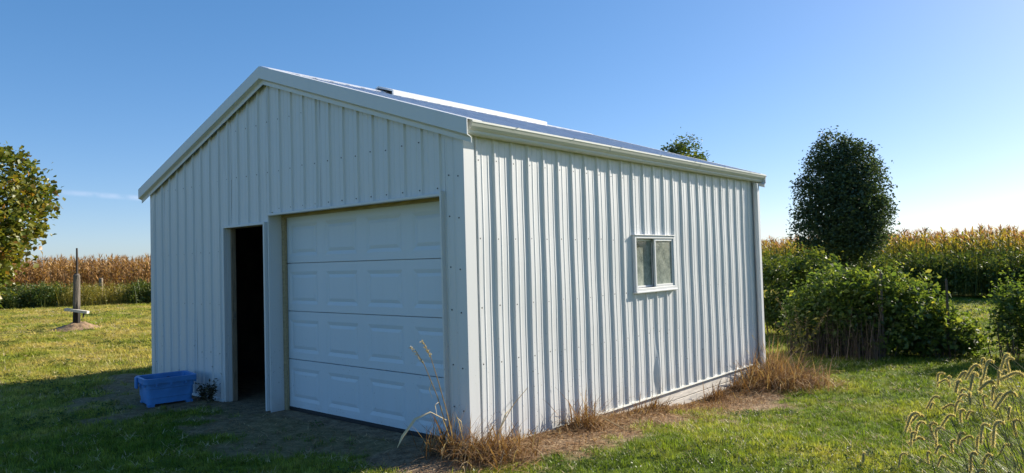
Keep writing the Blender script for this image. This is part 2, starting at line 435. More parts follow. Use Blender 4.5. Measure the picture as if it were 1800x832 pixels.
def leaves(c, size, r, up=0.5, aspect=0.55, droop=0.0):
    """folded diamond leaves at points c"""
    N = len(c)
    nrm = r.normal(size=(N, 3)); nrm[:, 2] = np.abs(nrm[:, 2]) + up
    nrm /= np.linalg.norm(nrm, axis=1)[:, None]
    d = r.normal(size=(N, 3)); d[:, 2] -= droop
    d -= (d * nrm).sum(1)[:, None] * nrm; d /= np.linalg.norm(d, axis=1)[:, None] + 1e-9
    s_ = np.cross(nrm, d)
    L = (size * r.uniform(.65, 1.35, N))[:, None]
    b = c - d * L * .5; t = c + d * L * .5
    l = c - d * L * .06 + s_ * L * aspect * .5 + nrm * L * .10
    rr = c - d * L * .06 - s_ * L * aspect * .5 + nrm * L * .10
    V = np.stack([b, rr, t, l], 1).reshape(-1, 3)
    i = np.arange(N) * 4
    return V, np.concatenate([np.stack([i, i + 1, i + 2], -1), np.stack([i, i + 2, i + 3], -1)])
def merge(parts):
    """parts: list of (V,F,tint)"""
    Vs, Fs, Ts, n = [], {}, [], 0
    for V, F, T in parts:
        Vs.append(V); Fs.setdefault(F.shape[1], []).append(F + n); Ts.append(T); n += len(V)
    return np.concatenate(Vs), [np.concatenate(f) for f in Fs.values()], np.concatenate(Ts)
def crown_points(rad, nt, per, r, spread, lobes=9, inner=.35, lobe_amp=.28, power=.55, bottom=-1.0, box=2.0):
    d = r.normal(size=(nt, 3)); d /= np.linalg.norm(d, axis=1)[:, None]
    d[:, 2] = np.where(d[:, 2] < bottom, -d[:, 2], d[:, 2])
    L = r.normal(size=(lobes, 3)); L /= np.linalg.norm(L, axis=1)[:, None]
    amp = r.uniform(-.6, 1, lobes)
    bumpv = (np.exp(-((d[:, None] - L[None]) ** 2).sum(-1) / .22) * amp[None]).sum(1)
    rr = (inner + (1 - inner) * r.uniform(size=nt) ** power) * (1 + lobe_amp * (bumpv - .15))
    dd = d / (np.abs(d) ** box).sum(1)[:, None] ** (1 / box) if box != 2.0 else d
    tw = dd * rr[:, None] * np.asarray(rad)[None]
    pts = np.repeat(tw, per, 0) + r.normal(size=(nt * per, 3)) * spread * np.array([1, 1, .75])
    shade = np.repeat(r.uniform(size=nt), per)
    return tw, pts, shade
def trunk_mesh(name, h, r0, targets, r, lean=(0, 0), start=.25):
    mb = MB()
    path = [(lean[0] * t + .04 * math.sin(5 * t + h), lean[1] * t + .04 * math.cos(4 * t), h * t) for t in np.linspace(0, 1, 8)]
    mb.tube(path, [r0 * (1.25 if k == 0 else 1) * (1 - .82 * k / 7) for k in range(8)], 8)
    for T in targets:
        t = min(.95, max(start, (T[2] / h) * r.uniform(.45, .8)))
        k = t * 7; i = int(k); a = Vector(path[i]).lerp(Vector(path[min(i + 1, 7)]), k - i); T = Vector(T)
        m_ = a.lerp(T, .5) + Vector((0, 0, -.06 * (T - a).length)) + Vector(r.normal(size=3)) * .05
        rr = r0 * .38 * (1 - t * .6)
        mb.tube([a, a.lerp(m_, .6), m_, T], [rr, rr * .7, rr * .5, rr * .15], 5, False)
    return mb.mesh(name, smooth_=True)

def instance_stuff(name, P, rot, scl, idx, templates):
    """one object; each vertex carries a copy of one small template mesh"""
    me = bpy.data.meshes.new(name); N = len(P)
    me.vertices.add(N); me.vertices.foreach_set('co', np.asarray(P, np.float32).ravel())
    a = me.attributes.new('rot', 'FLOAT_VECTOR', 'POINT'); a.data.foreach_set('vector', np.asarray(rot, np.float32).ravel())
    a = me.attributes.new('scl', 'FLOAT_VECTOR', 'POINT'); a.data.foreach_set('vector', np.asarray(scl, np.float32).ravel())
    a = me.attributes.new('pick', 'INT', 'POINT'); a.data.foreach_set('value', np.asarray(idx, np.int32))
    o = link(name, me)
    c = bpy.data.collections.new(name + '_templates')
    for k, (tm, mt) in enumerate(templates):
        if not tm.materials: tm.materials.append(mt)
        c.objects.link(bpy.data.objects.new('%s_piece_%02d' % (name, k), tm))
    ng = bpy.data.node_groups.new(name, 'GeometryNodeTree')
    ng.interface.new_socket('Geometry', in_out='INPUT', socket_type='NodeSocketGeometry')
    ng.interface.new_socket('Geometry', in_out='OUTPUT', socket_type='NodeSocketGeometry')
    nn, ll = ng.nodes, ng.links
    gi, go = nn.new('NodeGroupInput'), nn.new('NodeGroupOutput')
    ci = nn.new('GeometryNodeCollectionInfo'); ci.inputs['Collection'].default_value = c
    ci.inputs['Separate Children'].default_value = True; ci.inputs['Reset Children'].default_value = True
    ip = nn.new('GeometryNodeInstanceOnPoints'); ip.inputs['Pick Instance'].default_value = True
    def na(t, nm):
        n = nn.new('GeometryNodeInputNamedAttribute'); n.data_type = t; n.inputs['Name'].default_value = nm; return n.outputs['Attribute']
    er = nn.new('FunctionNodeEulerToRotation'); ll.new(na('FLOAT_VECTOR', 'rot'), er.inputs[0])
    ll.new(gi.outputs[0], ip.inputs['Points']); ll.new(ci.outputs[0], ip.inputs['Instance'])
    ll.new(na('INT', 'pick'), ip.inputs['Instance Index']); ll.new(er.outputs[0], ip.inputs['Rotation'])
    ll.new(na('FLOAT_VECTOR', 'scl'), ip.inputs['Scale']); ll.new(ip.outputs[0], go.inputs[0])
    md = o.modifiers.new('instances', 'NODES'); md.node_group = ng
    return o

# ------------------------------------------------------------------ the shed
shed = thing('metal_shed', 'white ribbed metal shed with gable roof, garage door and open walk door', 'shed')
PITCH = .2286
WF = .022                                   # flat of the sheets lies this far behind the corner trim
def rib_breaks(u0, u1, phase):
    out = [u0, u1]; k0 = int(math.floor((u0 - phase) / PITCH)) - 1
    for k in range(k0, k0 + int((u1 - u0) / PITCH) + 4):
        c = phase + k * PITCH
        for d in (-.021, -.008, .008, .021, .0762 - .011, .0762 - .004, .0762 + .004, .0762 + .011, .1524 - .011, .1524 - .004, .1524 + .004, .1524 + .011):
            if u0 + 1e-4 < c + d < u1 - 1e-4: out.append(c + d)
    return sorted(set(out))
def rib_h(u, phase):
    t = (u - phase) % PITCH
    if t > PITCH - .03: t -= PITCH
    h = 0.0
    for c, b, tp, H in ((0, .021, .008, .0185), (.0762, .011, .004, .0032), (.1524, .011, .004, .0032)):
        d = abs(t - c)
        if d < b: h = max(h, H if d <= tp else H * (b - d) / (b - tp))
    return h
def sheet(name, mat, parent, pieces, phase, place, rows=1, warp=None, extra_u=()):
    """pieces: (u0,u1,bottom(u),top(u)); place(u,h,z)->xyz"""
    mb = MB()
    for u0, u1, zb, zt in pieces:
        us = rib_breaks(u0, u1, phase) + [e for e in extra_u if u0 < e < u1]
        us = sorted(set(us)); v = []; f = []
        for u in us:
            h = rib_h(u, phase)
            for r_ in range(rows + 1):
                z = zb(u) + (zt(u) - zb(u)) * r_ / rows
                hh = h + (warp(u, z) if warp else 0)
                v.append(place(u, hh, z))
        n = rows + 1
        for i in range(len(us) - 1):
            for r_ in range(rows):
                f.append((i * n + r_, (i + 1) * n + r_, (i + 1) * n + r_ + 1, i * n + r_ + 1))
        mb.add(v, f)
    return mb.build(name, mat, parent)
def split(zones, cuts):
    """cut zones at panel seams -> list of zone lists, one per panel"""
    out = []
    for a, b in zip(cuts[:-1], cuts[1:]):
        z = [(max(a, p), min(b, q), lo, hi) for p, q, lo, hi in zones if min(b, q) - max(a, p) > .002]
        if z: out.append(z)
    return out
ZW, AP = 2.63, -3.065
g_top = lambda u: ZW + 0.04 + (3.065 - abs(u - AP)) / 3.0
zero = lambda u: 0.0
DX0, DX1, DH = -4.05, -3.14, 2.06            # walk door opening
OX0, OX1, OH = -3.05, -.275, 2.16            # garage opening
PH_G = -5.7914
zones = [(-6.10, DX0 - .02, zero, g_top), (DX0 - .02, DX1 + .02, lambda u: DH + .02, g_top), (DX1 + .02, OX0 - .005, zero, g_top),
         (OX0 - .005, OX1 + .005, lambda u: OH + .012, g_top), (OX1 + .005, -.03, zero, g_top)]
cuts = [-6.10] + [PH_G + .06 + .9144 * k for k in range(0, 7)] + [-.03]
wob = lambda s: (lambda u, z: .0025 * math.sin(2.3 * u + 1.1 * z + s) + .002 * math.sin(5.1 * z + 3 * u + s))
for i, z in enumerate(split(zones, cuts)):
    sheet('wall_panel', M['steel'], shed, z, PH_G, lambda u, h, zz: (u, WF - h, zz), 5, wob(i), (AP,))
# long wall with the window
PH_S = .1656
WY0, WY1, WZ0, WZ1 = 2.64, 3.55, 1.20, 1.82
s_top = lambda u: ZW + .06
zones = [(.03, WY0 + .02, zero, s_top), (WY0 + .02, WY1 - .02, zero, lambda u: WZ0 + .02), (WY0 + .02, WY1 - .02, lambda u: WZ1 - .02, s_top), (WY1 - .02, 6.10, zero, s_top)]
cuts = [.03] + [PH_S + .06 + .9144 * k for k in range(0, 7)] + [6.10]
def dent(u, z):
    d = wob(4)(u, z)
    if z < .75: d += .034 * math.exp(-((u - 3.10) / .028) ** 2) * (max(0, 1 - abs(z - .26) / .42)) ** 1.3
    return d
for z in split(zones, cuts):
    sheet('wall_panel', M['steel'], shed, z, PH_S, lambda u, h, zz: (-WF + h, u, zz), 12, dent, (3.06, 3.08, 3.10, 3.12))
# the two walls that face away
cuts = [-6.10] + [PH_G + .06 + .9144 * k for k in range(0, 7)] + [-.03]
for z in split([(-6.10, -.03, zero, g_top)], cuts):
    sheet('wall_panel', M['steel'], shed, z, PH_G, lambda u, h, zz: (u, 6.13 - WF + h, zz), 1, None, (AP,))
cuts = [.03] + [PH_S + .06 + .9144 * k for k in range(0, 7)] + [6.10]
for z in split([(.03, 6.10, zero, s_top)], cuts):
    sheet('wall_panel', M['steel'], shed, z, PH_S, lambda u, h, zz: (-6.13 + WF - h, u, zz), 1)
# screws
mb = MB()
def screw(p, axis_):
    r0 = .0075; n = 6; d = .006
    ring = []
    for k in range(n):
        a = 2 * math.pi * k / n; c, s = r0 * math.cos(a), r0 * math.sin(a)
        ring.append((c, s))
    if axis_ == 'y':
        v = [(p[0] + c, p[1], p[2] + s) for c, s in ring] + [(p[0] + c * .7, p[1] - d, p[2] + s * .7) for c, s in ring]
    else:
        v = [(p[0], p[1] + c, p[2] + s) for c, s in ring] + [(p[0] + d, p[1] + c * .7, p[2] + s * .7) for c, s in ring]
    mb.add(v, [(k, (k + 1) % n, n + (k + 1) % n, n + k) for k in range(n)] + [tuple(range(n, 2 * n))])
rr = random.Random(5)
for k in range(25):
    u = PH_G + PITCH * k - .035
    for z in (.08, .55, 1.15, 1.78, 2.64, 3.2):
        if z > g_top(u) - .2: continue
        if DX0 - .05 < u < DX1 + .05 and z < DH + .05: continue
        if OX0 - .05 < u < OX1 + .05 and z < OH + .05: continue
        screw((u, WF - .003, z + rr.uniform(-.008, .008)), 'y')
    if OX0 < u < OX1: screw((u, WF - .003, OH + .06), 'y')
    z = g_top(u) - .075
    screw((u + .02, -.027, z), 'y')
for k in range(26):
    u = PH_S + PITCH * k + .03
    for z in (.06, .71, 1.19, 1.775, 2.45):
        if WY0 - .03 < u < WY1 + .03 and WZ0 - .05 < z < WZ1 + .05: continue
        if u > 6.05: continue
        screw((-WF + .003, u, z + rr.uniform(-.006, .006)), 'x')
for z in (.35, .7, 1.16, 1.52, 1.95, 2.3):
    screw((-.07, 0.0, z), 'y'); screw((-.2, WF - .003, z + .02), 'y')
tag(mb.build('screws', M['screw'], shed), kind='stuff')
# corner trims (L sections)
def ltrim(cx, cy, sx, sy, ax=.10, ay=.125):
    t = .003
    prof = [(0, 0), (ax, 0), (ax, t), (t, t), (t, ay), (0, ay)]
    a = [(cx + sx * p, cy + sy * q, -.01) for p, q in prof]; b = [(x, y, ZW + .04) for x, y, _ in a]
    MB().loft([a, b]).build('corner_trim', M['trim'], shed)
ltrim(0, 0, -1, 1); ltrim(-6.13, 0, 1, 1); ltrim(0, 6.13, -1, -1, .1, .11); ltrim(-6.13, 6.13, 1, -1)
# base trim (drip edge) and skirt boards
MB().loft([[(-.03, y, .004), (.001, y, .004), (.006, y, -.010), (.004, y, -.012), (-.003, y, -.002), (-.03, y, -.002)] for y in (.126, 6.018)]).build('base_trim', M['gutter'], shed)
MB().loft([[(x, .025, .014), (x, -.004, .014), (x, -.014, -.012), (x, -.010, -.014), (x, .004, .006), (x, .025, .006)] for x in (-6.03, DX0 - .05)]).build('base_trim', M['trim'], shed)
for z0, z1, x in ((-.128, -.006, -.024), (-.262, -.136, -.022), (-.40, -.268, -.025)):
    for y0, y1 in ((.30, 3.02), (3.026, 6.12)):
        MB().box((x - .03, y0, z0), (x + rr.uniform(-.003, .003), y1, z1)).build('skirt_board', M['skirt'], shed, .004)
# roof: sheets on both slopes
SL = math.atan(1 / 3.0); CS, SN = math.cos(SL), math.sin(SL)
RZ = 3.785
def roof_sheet(y0, y1, side):
    def place(u, h, t):
        x = t * CS + h * SN; z = RZ - t * SN + h * CS
        return (AP + side * x, u, z)
    sheet('roof_panel', M['roof'], shed, [(y0, y1, lambda u: .0, lambda u: (3.125 if side > 0 else 3.25) / CS)], .11, place, 2, lambda u, t: .0)
ys = [-.05] + [.17 + .9144 * k for k in range(0, 7)] + [6.2]
for a, b in zip(ys[:-1], ys[1:]):
    roof_sheet(a, b, 1); roof_sheet(a, b, -1)
# rake trims: fascia, top flange, lower lip
RPROF = [(.10, .026), (-.078, .026), (-.080, .022), (-.080, -.108), (-.040, -.124), (-.034, -.132), (-.034, -.170), (-.028, -.170), (-.028, -.128), (-.036, -.118), (-.072, -.102), (-.072, .020), (.10, .020)]
for yb, s in ((0, 1), (6.13, -1)):
    for side, xe in ((1, 3.19), (-1, 3.26)):
        secs = [[(AP + side * x, yb + s * a, RZ - x / 3.0 + d) for a, d in RPROF] for x in (0.0, xe)]
        MB().loft(secs).build('rake_trim', M['trim'], shed)
# ridge cap and the raised ridge vent on its middle
prof = [(-.17, -.035), (-.16, -.028), (0, .028), (.16, -.028), (.17, -.035), (.165, -.045), (0, .014), (-.165, -.045)]
MB().loft([[(AP + a, y, RZ + .006 + b) for a, b in prof] for y in (-.06, 1.58)]).build('ridge_cap', M['roof'], shed)
MB().loft([[(AP + a, y, RZ + .006 + b) for a, b in prof] for y in (4.72, 6.2)]).build('ridge_cap', M['roof'], shed)
prof = [(-.30, -.095), (-.30, -.04), (-.28, -.025), (0, .068), (.28, -.025), (.30, -.04), (.30, -.095), (.27, -.095), (.27, -.045), (0, .045), (-.27, -.045), (-.27, -.095)]
vent = MB().loft([[(AP + a, y, RZ + .015 + b) for a, b in prof] for y in (1.585, 4.715)]).build('ridge_vent', M['trim'], shed)
# gutter, end caps, straps, downspout
GP0 = [(.006, 2.742), (.006, 2.612), (.082, 2.612), (.090, 2.628), (.092, 2.646), (.108, 2.660), (.124, 2.684), (.134, 2.712), (.140, 2.722), (.140, 2.742), (.128, 2.742), (.128, 2.727), (.116, 2.692), (.100, 2.668), (.084, 2.652), (.078, 2.620), (.012, 2.620), (.012, 2.742)]
GP = [(a * .92, 2.742 - (2.742 - b) * .80) for a, b in GP0]
gut = MB().loft([[(a, y, b) for a, b in GP] for y in (-.015, 6.24)]).build('gutter', M['gutter'], shed)
for y in (-.018, 6.238):
    MB().loft([[(a, y + d, b) for a, b in GP[:10]] for d in (0, .005)]).build('end_cap', M['gutter'], gut)
for k in range(7):
    y = .55 + .85 * k
    MB().box((.010, y, 2.7425), (.142, y + .012, 2.7455)).build('gutter_strap', M['trim'], gut)
for y in (2.05, 4.1):
    MB().loft([[(a + .0015, y + d, b - .001) for a, b in GP[2:10]] + [(a - .003, y + d, b + .002) for a, b in GP[2:10][::-1]] for d in (0, .03)]).build('gutter_joint', M['gutter'], gut)
dsp = MB()
dsp.loft([[(.012, y0_, z), (.070, y0_, z), (.070, y1_, z), (.012, y1_, z)] for z, y0_, y1_ in ((2.613, 6.005, 6.095), (-.10, 6.005, 6.095))])
dsp.build('downspout', M['trim'], shed, .008)
# walk door: casing, jambs, strike plate, leaf swung inside
c_ = .028
MB().box((DX0 - c_, -.012, -.005), (DX0, .03, DH + c_)).build('door_casing', M['trim'], shed, .003)
MB().box((DX1, -.020, -.005), (DX1 + c_, .03, DH + c_)).build('door_casing', M['trim'], shed, .003)
MB().box((DX0 + .001, -.014, DH), (DX1 - .001, .03, DH + c_)).build('door_casing', M['trim'], shed, .003)
MB().box((DX0 - .02, .032, -.01), (DX0 + .004, .135, DH)).build('door_jamb', M['trim'], shed, .002)
MB().box((DX1 - .004, .032, -.01), (DX1 + .02, .135, DH)).build('door_jamb', M['trim'], shed, .002)
MB().box((DX0 + .005, .032, DH - .004), (DX1 - .005, .135, DH + .02)).build('door_jamb', M['wood'], shed, .002)
jm = MB().box((DX0 + .005, .075, -.01), (DX0 + .030, .13, DH - .006)).build('door_stop', M['wood'], shed, .002)
MB().box((DX0 + .0305, .085, .97), (DX0 + .0335, .118, 1.06)).build('strike_plate', M['brass'], jm)
dl = MB().box((DX1 - .055, .14, .02), (DX1 - .012, 1.03, DH - .02)).build('door', M['door'], shed, .003)
MB().tube([(DX1 - .06, .97, 1.0), (DX1 - .11, .97, 1.0)], .012).tube([(DX1 - .105, .97, 1.0), (DX1 - .105, .86, 1.0)], .009).build('door_handle', M['brass'], dl)
# garage door opening: jamb and header returns, stops, edge trim
GD = .205
MB().box((OX0 - .02, .026, -.015), (OX0, GD - .045, OH)).build('jamb_board', M['trim'], shed)
MB().box((OX1, .026, -.015), (OX1 + .02, GD - .045, OH)).build('jamb_board', M['trim'], shed)
MB().box((OX0 - .02, GD - .044, -.015), (OX0 + .042, GD - .004, OH - .03)).build('door_stop', M['tanwood'], shed, .003)
MB().box((OX1 - .012, GD - .044, -.015), (OX1 + .02, GD - .004, OH - .03)).build('door_stop', M['tanwood'], shed, .003)
MB().box((OX0 + .001, .026, OH), (OX1 - .001, GD - .045, OH + .03)).build('header_board', M['tanwood'], shed)
MB().box((OX0 - .02, GD - .044, OH - .029), (OX1 + .02, GD - .004, OH + .03)).build('header_stop', M['tanwood'], shed, .003)
MB().box((OX0 - .006, -.022, OH - .012), (OX1 + .006, .030, OH + .014)).build('opening_trim', M['trim'], shed, .003)
MB().box((OX0 - .010, -.004, -.012), (OX0 + .002, .030, OH - .014)).build('opening_trim', M['trim'], shed, .002)
MB().box((OX1 - .002, -.026, .0), (OX1 + .016, .030, OH + .035)).build('opening_trim', M['trim'], shed, .003)
# sectional door
gd = MB().box((OX0 + .002, GD + .042, .02), (OX1 - .002, GD + .050, 2.14)).build('garage_door', M['door'], shed)
gx0, gx1 = OX0 + .004, OX1 - .004
sh = (2.15 - .025) / 4
def section(z0, z1):
    mb = MB(); y = GD
    ya, yb = y, y + .04
    cw = (gx1 - gx0) / 4
    for k in range(4):
        a, b = gx0 + cw * k, gx0 + cw * (k + 1)
        H = z1 - z0
        rects = [((a, z0, b, z1), 0), ((a + .075, z0 + .075, b - .075, z1 - .09), 0), ((a + .112, z0 + .112, b - .112, z1 - .127), .009), ((a + .150, z0 + .146, b - .150, z1 - .158), .001)]
        base = len(mb.v); v = []
        for (p, q, r_, s_), d in rects:
            v += [(p, y + d, q), (r_, y + d, q), (r_, y + d, s_), (p, y + d, s_)]
        f = []
        for j in range(3):
            for e in range(4):
                f.append((4 * j + e, 4 * j + (e + 1) % 4, 4 * j + 4 + (e + 1) % 4, 4 * j + 4 + e))
        f.append((12, 13, 14, 15)); mb.add(v, f)
    # rolled edges
    e = .006
    mb.add([(gx0, y, z0), (gx1, y, z0), (gx1, yb, z0 - e * .3), (gx0, yb, z0 - e * .3)], [(0, 1, 2, 3)])
    mb.add([(gx0, y, z1), (gx1, y, z1), (gx1, yb, z1), (gx0, yb, z1)], [(3, 2, 1, 0)])
    mb.add([(gx0, y, z0), (gx0, y, z1), (gx0, yb, z1), (gx0, yb, z0)], [(0, 1, 2, 3)])
    mb.add([(gx1, y, z0), (gx1, y, z1), (gx1, yb, z1), (gx1, yb, z0)], [(3, 2, 1, 0)])
    mb.build('door_section', M['door'], gd)
for k in range(4):
    section(.025 + sh * k + .004, .025 + sh * (k + 1) - .004)
MB().box((gx0, GD - .006, -.012), (gx1, GD + .045, .026)).build('bottom_seal', M['rubber'], gd, .004)
# window
win = MB()
fw = .032
X1 = .018
win.box((-WF, WY0, WZ0), (X1, WY0 + fw, WZ1)).box((-WF, WY1 - fw, WZ0), (X1, WY1, WZ1))
win.box((-WF, WY0 + fw, WZ1 - fw), (X1, WY1 - fw, WZ1)).box((-WF, WY0 + fw, WZ0), (X1, WY1 - fw, WZ0 + fw))
win = win.build('window', M['trim'], shed, .003)
MB().box((-.02, WY0 - .012, WZ1 + .001), (.030, WY1 + .012, WZ1 + .012)).build('head_flashing', M['trim'], win, .003)
MB().box((-.02, WY0 - .012, WZ0 - .022), (.034, WY1 + .014, WZ0 - .001)).build('sill', M['trim'], win, .004)
def glass_mat():
    m = bpy.data.materials.new('dusty_glass_reflection'); m.use_nodes = True
    nt = m.node_tree; nt.nodes.remove(nt.nodes['Principled BSDF']); out = nt.nodes['Material Output']
    p = pos(nt)
    tr = nt.nodes.new('ShaderNodeBsdfTransparent'); tr.inputs[0].default_value = (.75, .80, .76, 1)
    g = nt.nodes.new('ShaderNodeBsdfGlossy'); g.inputs['Roughness'].default_value = .02
    d = nt.nodes.new('ShaderNodeBsdfDiffuse')
    n1 = noise(nt, 7, 5, .65, p); n2 = noise(nt, 45, 3, .6, p)
    nt.links.new(ramp(nt, n1, [(.35, (.29, .335, .30)), (.65, (.41, .44, .375))]), d.inputs[0])  # dust film; its grey-green also paints in the reflected treeline
    fr = nt.nodes.new('ShaderNodeFresnel'); fr.inputs[0].default_value = 1.52
    m1 = nt.nodes.new('ShaderNodeMixShader')
    nt.links.new(math_(nt, 'ADD', math_(nt, 'MULTIPLY', fr.outputs[0], 2.2), .04, clamp=True), m1.inputs[0])
    nt.links.new(tr.outputs[0], m1.inputs[1]); nt.links.new(g.outputs[0], m1.inputs[2])
    m2 = nt.nodes.new('ShaderNodeMixShader')
    dust_and_reflection = math_(nt, 'ADD', math_(nt, 'MULTIPLY', smooth(nt, n1, .15, .8), .38), math_(nt, 'ADD', math_(nt, 'MULTIPLY', smooth(nt, n2, .40, .75), .2), .34))
    dust_and_reflection = math_(nt, 'ADD', dust_and_reflection, smooth(nt, sepz(nt, p)[2], 1.5, 1.22, .0, .22), clamp=True)
    nt.links.new(dust_and_reflection, m2.inputs[0]); nt.links.new(m1.outputs[0], m2.inputs[1]); nt.links.new(d.outputs[0], m2.inputs[2])
    nt.links.new(m2.outputs[0], out.inputs['Surface'])
    return m
M['glass'] = glass_mat()
ym = (WY0 + WY1) / 2 + .02
def sash(y0, y1, x0, x1, w):
    s = MB(); z0, z1 = WZ0 + fw + .002, WZ1 - fw - .002
    s.box((x0, y0, z0), (x1, y0 + w, z1)).box((x0, y1 - w, z0), (x1, y1, z1)).box((x0, y0 + w, z1 - w), (x1, y1 - w, z1)).box((x0, y0 + w, z0), (x1, y1 - w, z0 + w))
    s.build('sash', M['trim'], win, .002)
    xm = (x0 + x1) / 2
    MB().box((xm - .002, y0 + w - .003, z0 + w - .003), (xm + .002, y1 - w + .003, z1 - w + .003)).build('pane', M['glass'], win)
sash(WY0 + fw + .001, ym + .01, -.062, -.040, .022)
sash(ym - .03, WY1 - fw - .001, -.018, .008, .026)
MB().box((-.10, WY0 - .01, WZ0 - .02), (-.064, WY0 + .016, WZ1 + .02)).build('window_buck', M['wood'], win)
MB().box((-.10, WY1 - .016, WZ0 - .02), (-.064, WY1 + .01, WZ1 + .02)).build('window_buck', M['wood'], win)
# dark boards added inside to stop wall bounce and keep the doorway black
def shade_liner(a, b): MB().box(a, b).build('shade_board', M['shade_liner'], shed)
shade_liner((-6.06, .06, -.02), (-6.04, 6.06, 2.62)); shade_liner((-6.03, 6.04, -.02), (-.10, 6.06, 2.62))
shade_liner((-.105, .14, -.02), (-.085, WY0 - .01, 2.62)); shade_liner((-.105, WY1 + .01, -.02), (-.085, 6.03, 2.62))
shade_liner((-.105, WY0 - .009, -.02), (-.085, WY1 + .009, WZ0 - .02)); shade_liner((-.105, WY0 - .009, WZ1 + .02), (-.085, WY1 + .009, 2.62))
shade_liner((-6.03, .05, -.02), (DX0 - .03, .07, 2.62)); shade_liner((DX0 - .03, .05, DH + .03), (OX0 - .03, .07, 2.62))
shade_liner((-6.03, .07, 2.625), (-.1, 6.03, 2.645))
for k in range(5):
    MB().box((-6.035, .6 + 1.25 * k, -.02), (-5.95, .69 + 1.25 * k, 2.62)).build('stud', M['wood'], shed)

# ------------------------------------------------------------------ blue tub with soil
TX, TY, TRZ = -4.70, -.42, R(-9.5)
tub = thing('plastic_tub', 'faded blue plastic tub on bare soil against the shed wall', 'tub', (TX, TY, -.012), TRZ)
def rrect(hx, hy, z, r=.045, n=4):
    pts = []
    for cx, cy, a0 in ((hx - r, hy - r, 0), (-hx + r, hy - r, 90), (-hx + r, -hy + r, 180), (hx - r, -hy + r, 270)):
        for k in range(n + 1):
            a = R(a0 + 90 * k / n); pts.append((cx + r * math.cos(a), cy + r * math.sin(a), z))
    return pts
HX, HY, TH = .215, .265, .325
secs = [rrect(HX - .02, HY - .02, .03), rrect(HX - .016, HY - .016, .10), rrect(HX - .009, HY - .009, .102), rrect(HX - .006, HY - .006, .205), rrect(HX + .001, HY + .001, .208), rrect(HX + .004, HY + .004, TH),
        rrect(HX - .006, HY - .006, TH), rrect(HX - .026, HY - .026, .045)]
MB().loft(secs).build('tub_body', M['blue'], tub)
MB().loft([rrect(HX + .005, HY + .005, TH - .055), rrect(HX + .026, HY + .026, TH - .055), rrect(HX + .028, HY + .028, TH + .004), rrect(HX - .004, HY - .004, TH + .004), rrect(HX - .005, HY - .005, TH - .02)], True, False).build('rim', M['blue'], tub)
for sx in (-1, 1):
    for sy in (-1, 1):
        MB().loft([[(sx * (HX - .022) + a, sy * (HY - .022) + b, z) for a, b in ((-.07 if sx > 0 else -.004, -.07 if sy > 0 else -.004), (.004 if sx > 0 else .07, -.07 if sy > 0 else -.004), (.004 if sx > 0 else .07, .004 if sy > 0 else .07), (-.07 if sx > 0 else -.004, .004 if sy > 0 else .07))] for z in (0.0, .032)]).build('foot', M['blue'], tub)
for sy in (-1, 1):
    for xx in (-.17, 0.0, .17):
        MB().box((xx - .012, min(sy * (HY + .004), sy * (HY + .03)), TH - .085), (xx + .012, max(sy * (HY + .004), sy * (HY + .03)), TH - .05)).build('rib', M['blue'], tub)
for yy in (-.16, .0, .16):
    MB().box((HX + .004, yy - .012, TH - .09), (HX + .027, yy + .012, TH - .05)).build('rib', M['blue'], tub)
MB().loft([[(-HX - .028, a, b) for a, b in ((-.09, TH - .12), (.09, TH - .12), (.09, TH), (-.09, TH))], [(-HX - .052, a, b) for a, b in ((-.09, TH - .12), (.09, TH - .12), (.09, TH), (-.09, TH))]]).build('handle', M['blue'], tub, .006)
MB().loft([[(-.155, -HY - .052, b), (-.075, -HY - .052, b), (-.075, -HY - .026, b), (-.155, -HY - .026, b)] for b in (TH - .13, TH + .002)]).build('handle', M['blue'], tub, .006)
n = 14; xs = np.linspace(-HX + .032, HX - .032, n); yv = np.linspace(-HY + .032, HY - .032, n)
SX, SY = np.meshgrid(xs, yv)
SZ = .255 + .05 * np.exp(-((SX - .03) ** 2 + (SY - .03) ** 2) / .02) + (vnoise(SX * 40, SY * 40, 9) - .5) * .03
iq = np.arange(n * n).reshape(n, n)
so = link('potting_soil', np_mesh('potting_soil', np.stack([SX, SY, SZ], -1).reshape(-1, 3), np.stack([iq[:-1, :-1], iq[:-1, 1:], iq[1:, 1:], iq[1:, :-1]], -1).reshape(-1, 4)), None, M['soil'])
so.location = (TX, TY, -.012); so.rotation_euler = (0, 0, TRZ)
tag(so, 'dark crumbly soil filling the blue plastic tub', 'soil')

# ------------------------------------------------------------------ old post on its mound, far fence post
PX, PY = -18.36, 2.97
post = thing('wooden_post', 'weathered wooden post with iron rod and nailed board on mulch mound', 'post', (PX, PY, .0))
secs = []
for z, r_ in ((-.1, .098), (.35, .096), (.8, .094), (1.3, .090), (1.50, .085), (1.55, .05)):
    secs.append([(r_ * (1 + .08 * math.sin(3 * a + z * 4)) * math.cos(a) + .02 * z, r_ * (1 + .06 * math.cos(2 * a + z)) * math.sin(a), z) for a in np.linspace(0, 2 * math.pi, 11)[:-1]])
m, nt, b = new_mat('charred_post'); p = nt.nodes.new('ShaderNodeTexCoord').outputs['Object']
grain = noise(nt, 5, 5, .65, mapv(nt, p, (9, 9, .8)))
wood_c = ramp(nt, grain, [(.3, (.07, .06, .05)), (.7, (.19, .165, .135))])
nt.links.new(mix(nt, smooth(nt, math_(nt, 'ADD', sepz(nt, p)[2], math_(nt, 'MULTIPLY', grain, .5)), 1.0, .75), wood_c, (.018, .016, .014)), b.inputs['Base Color'])
b.inputs['Roughness'].default_value = .9; bump(nt, b, grain, .02, .8)
MB().loft(secs).build('post', m, post)
MB().tube([(.045, .0, 1.4), (.055, .005, 1.9), (.06, .0, 2.27)], [.038, .034, .026], 6).build('iron_rod', M['iron'], post)
ang = math.atan2(R2.y, R2.x)
Mx = Matrix.Translation((.02, -.13, .53)) @ Matrix.Rotation(ang, 4, 'Z') @ Matrix.Rotation(R(9), 4, 'Y')
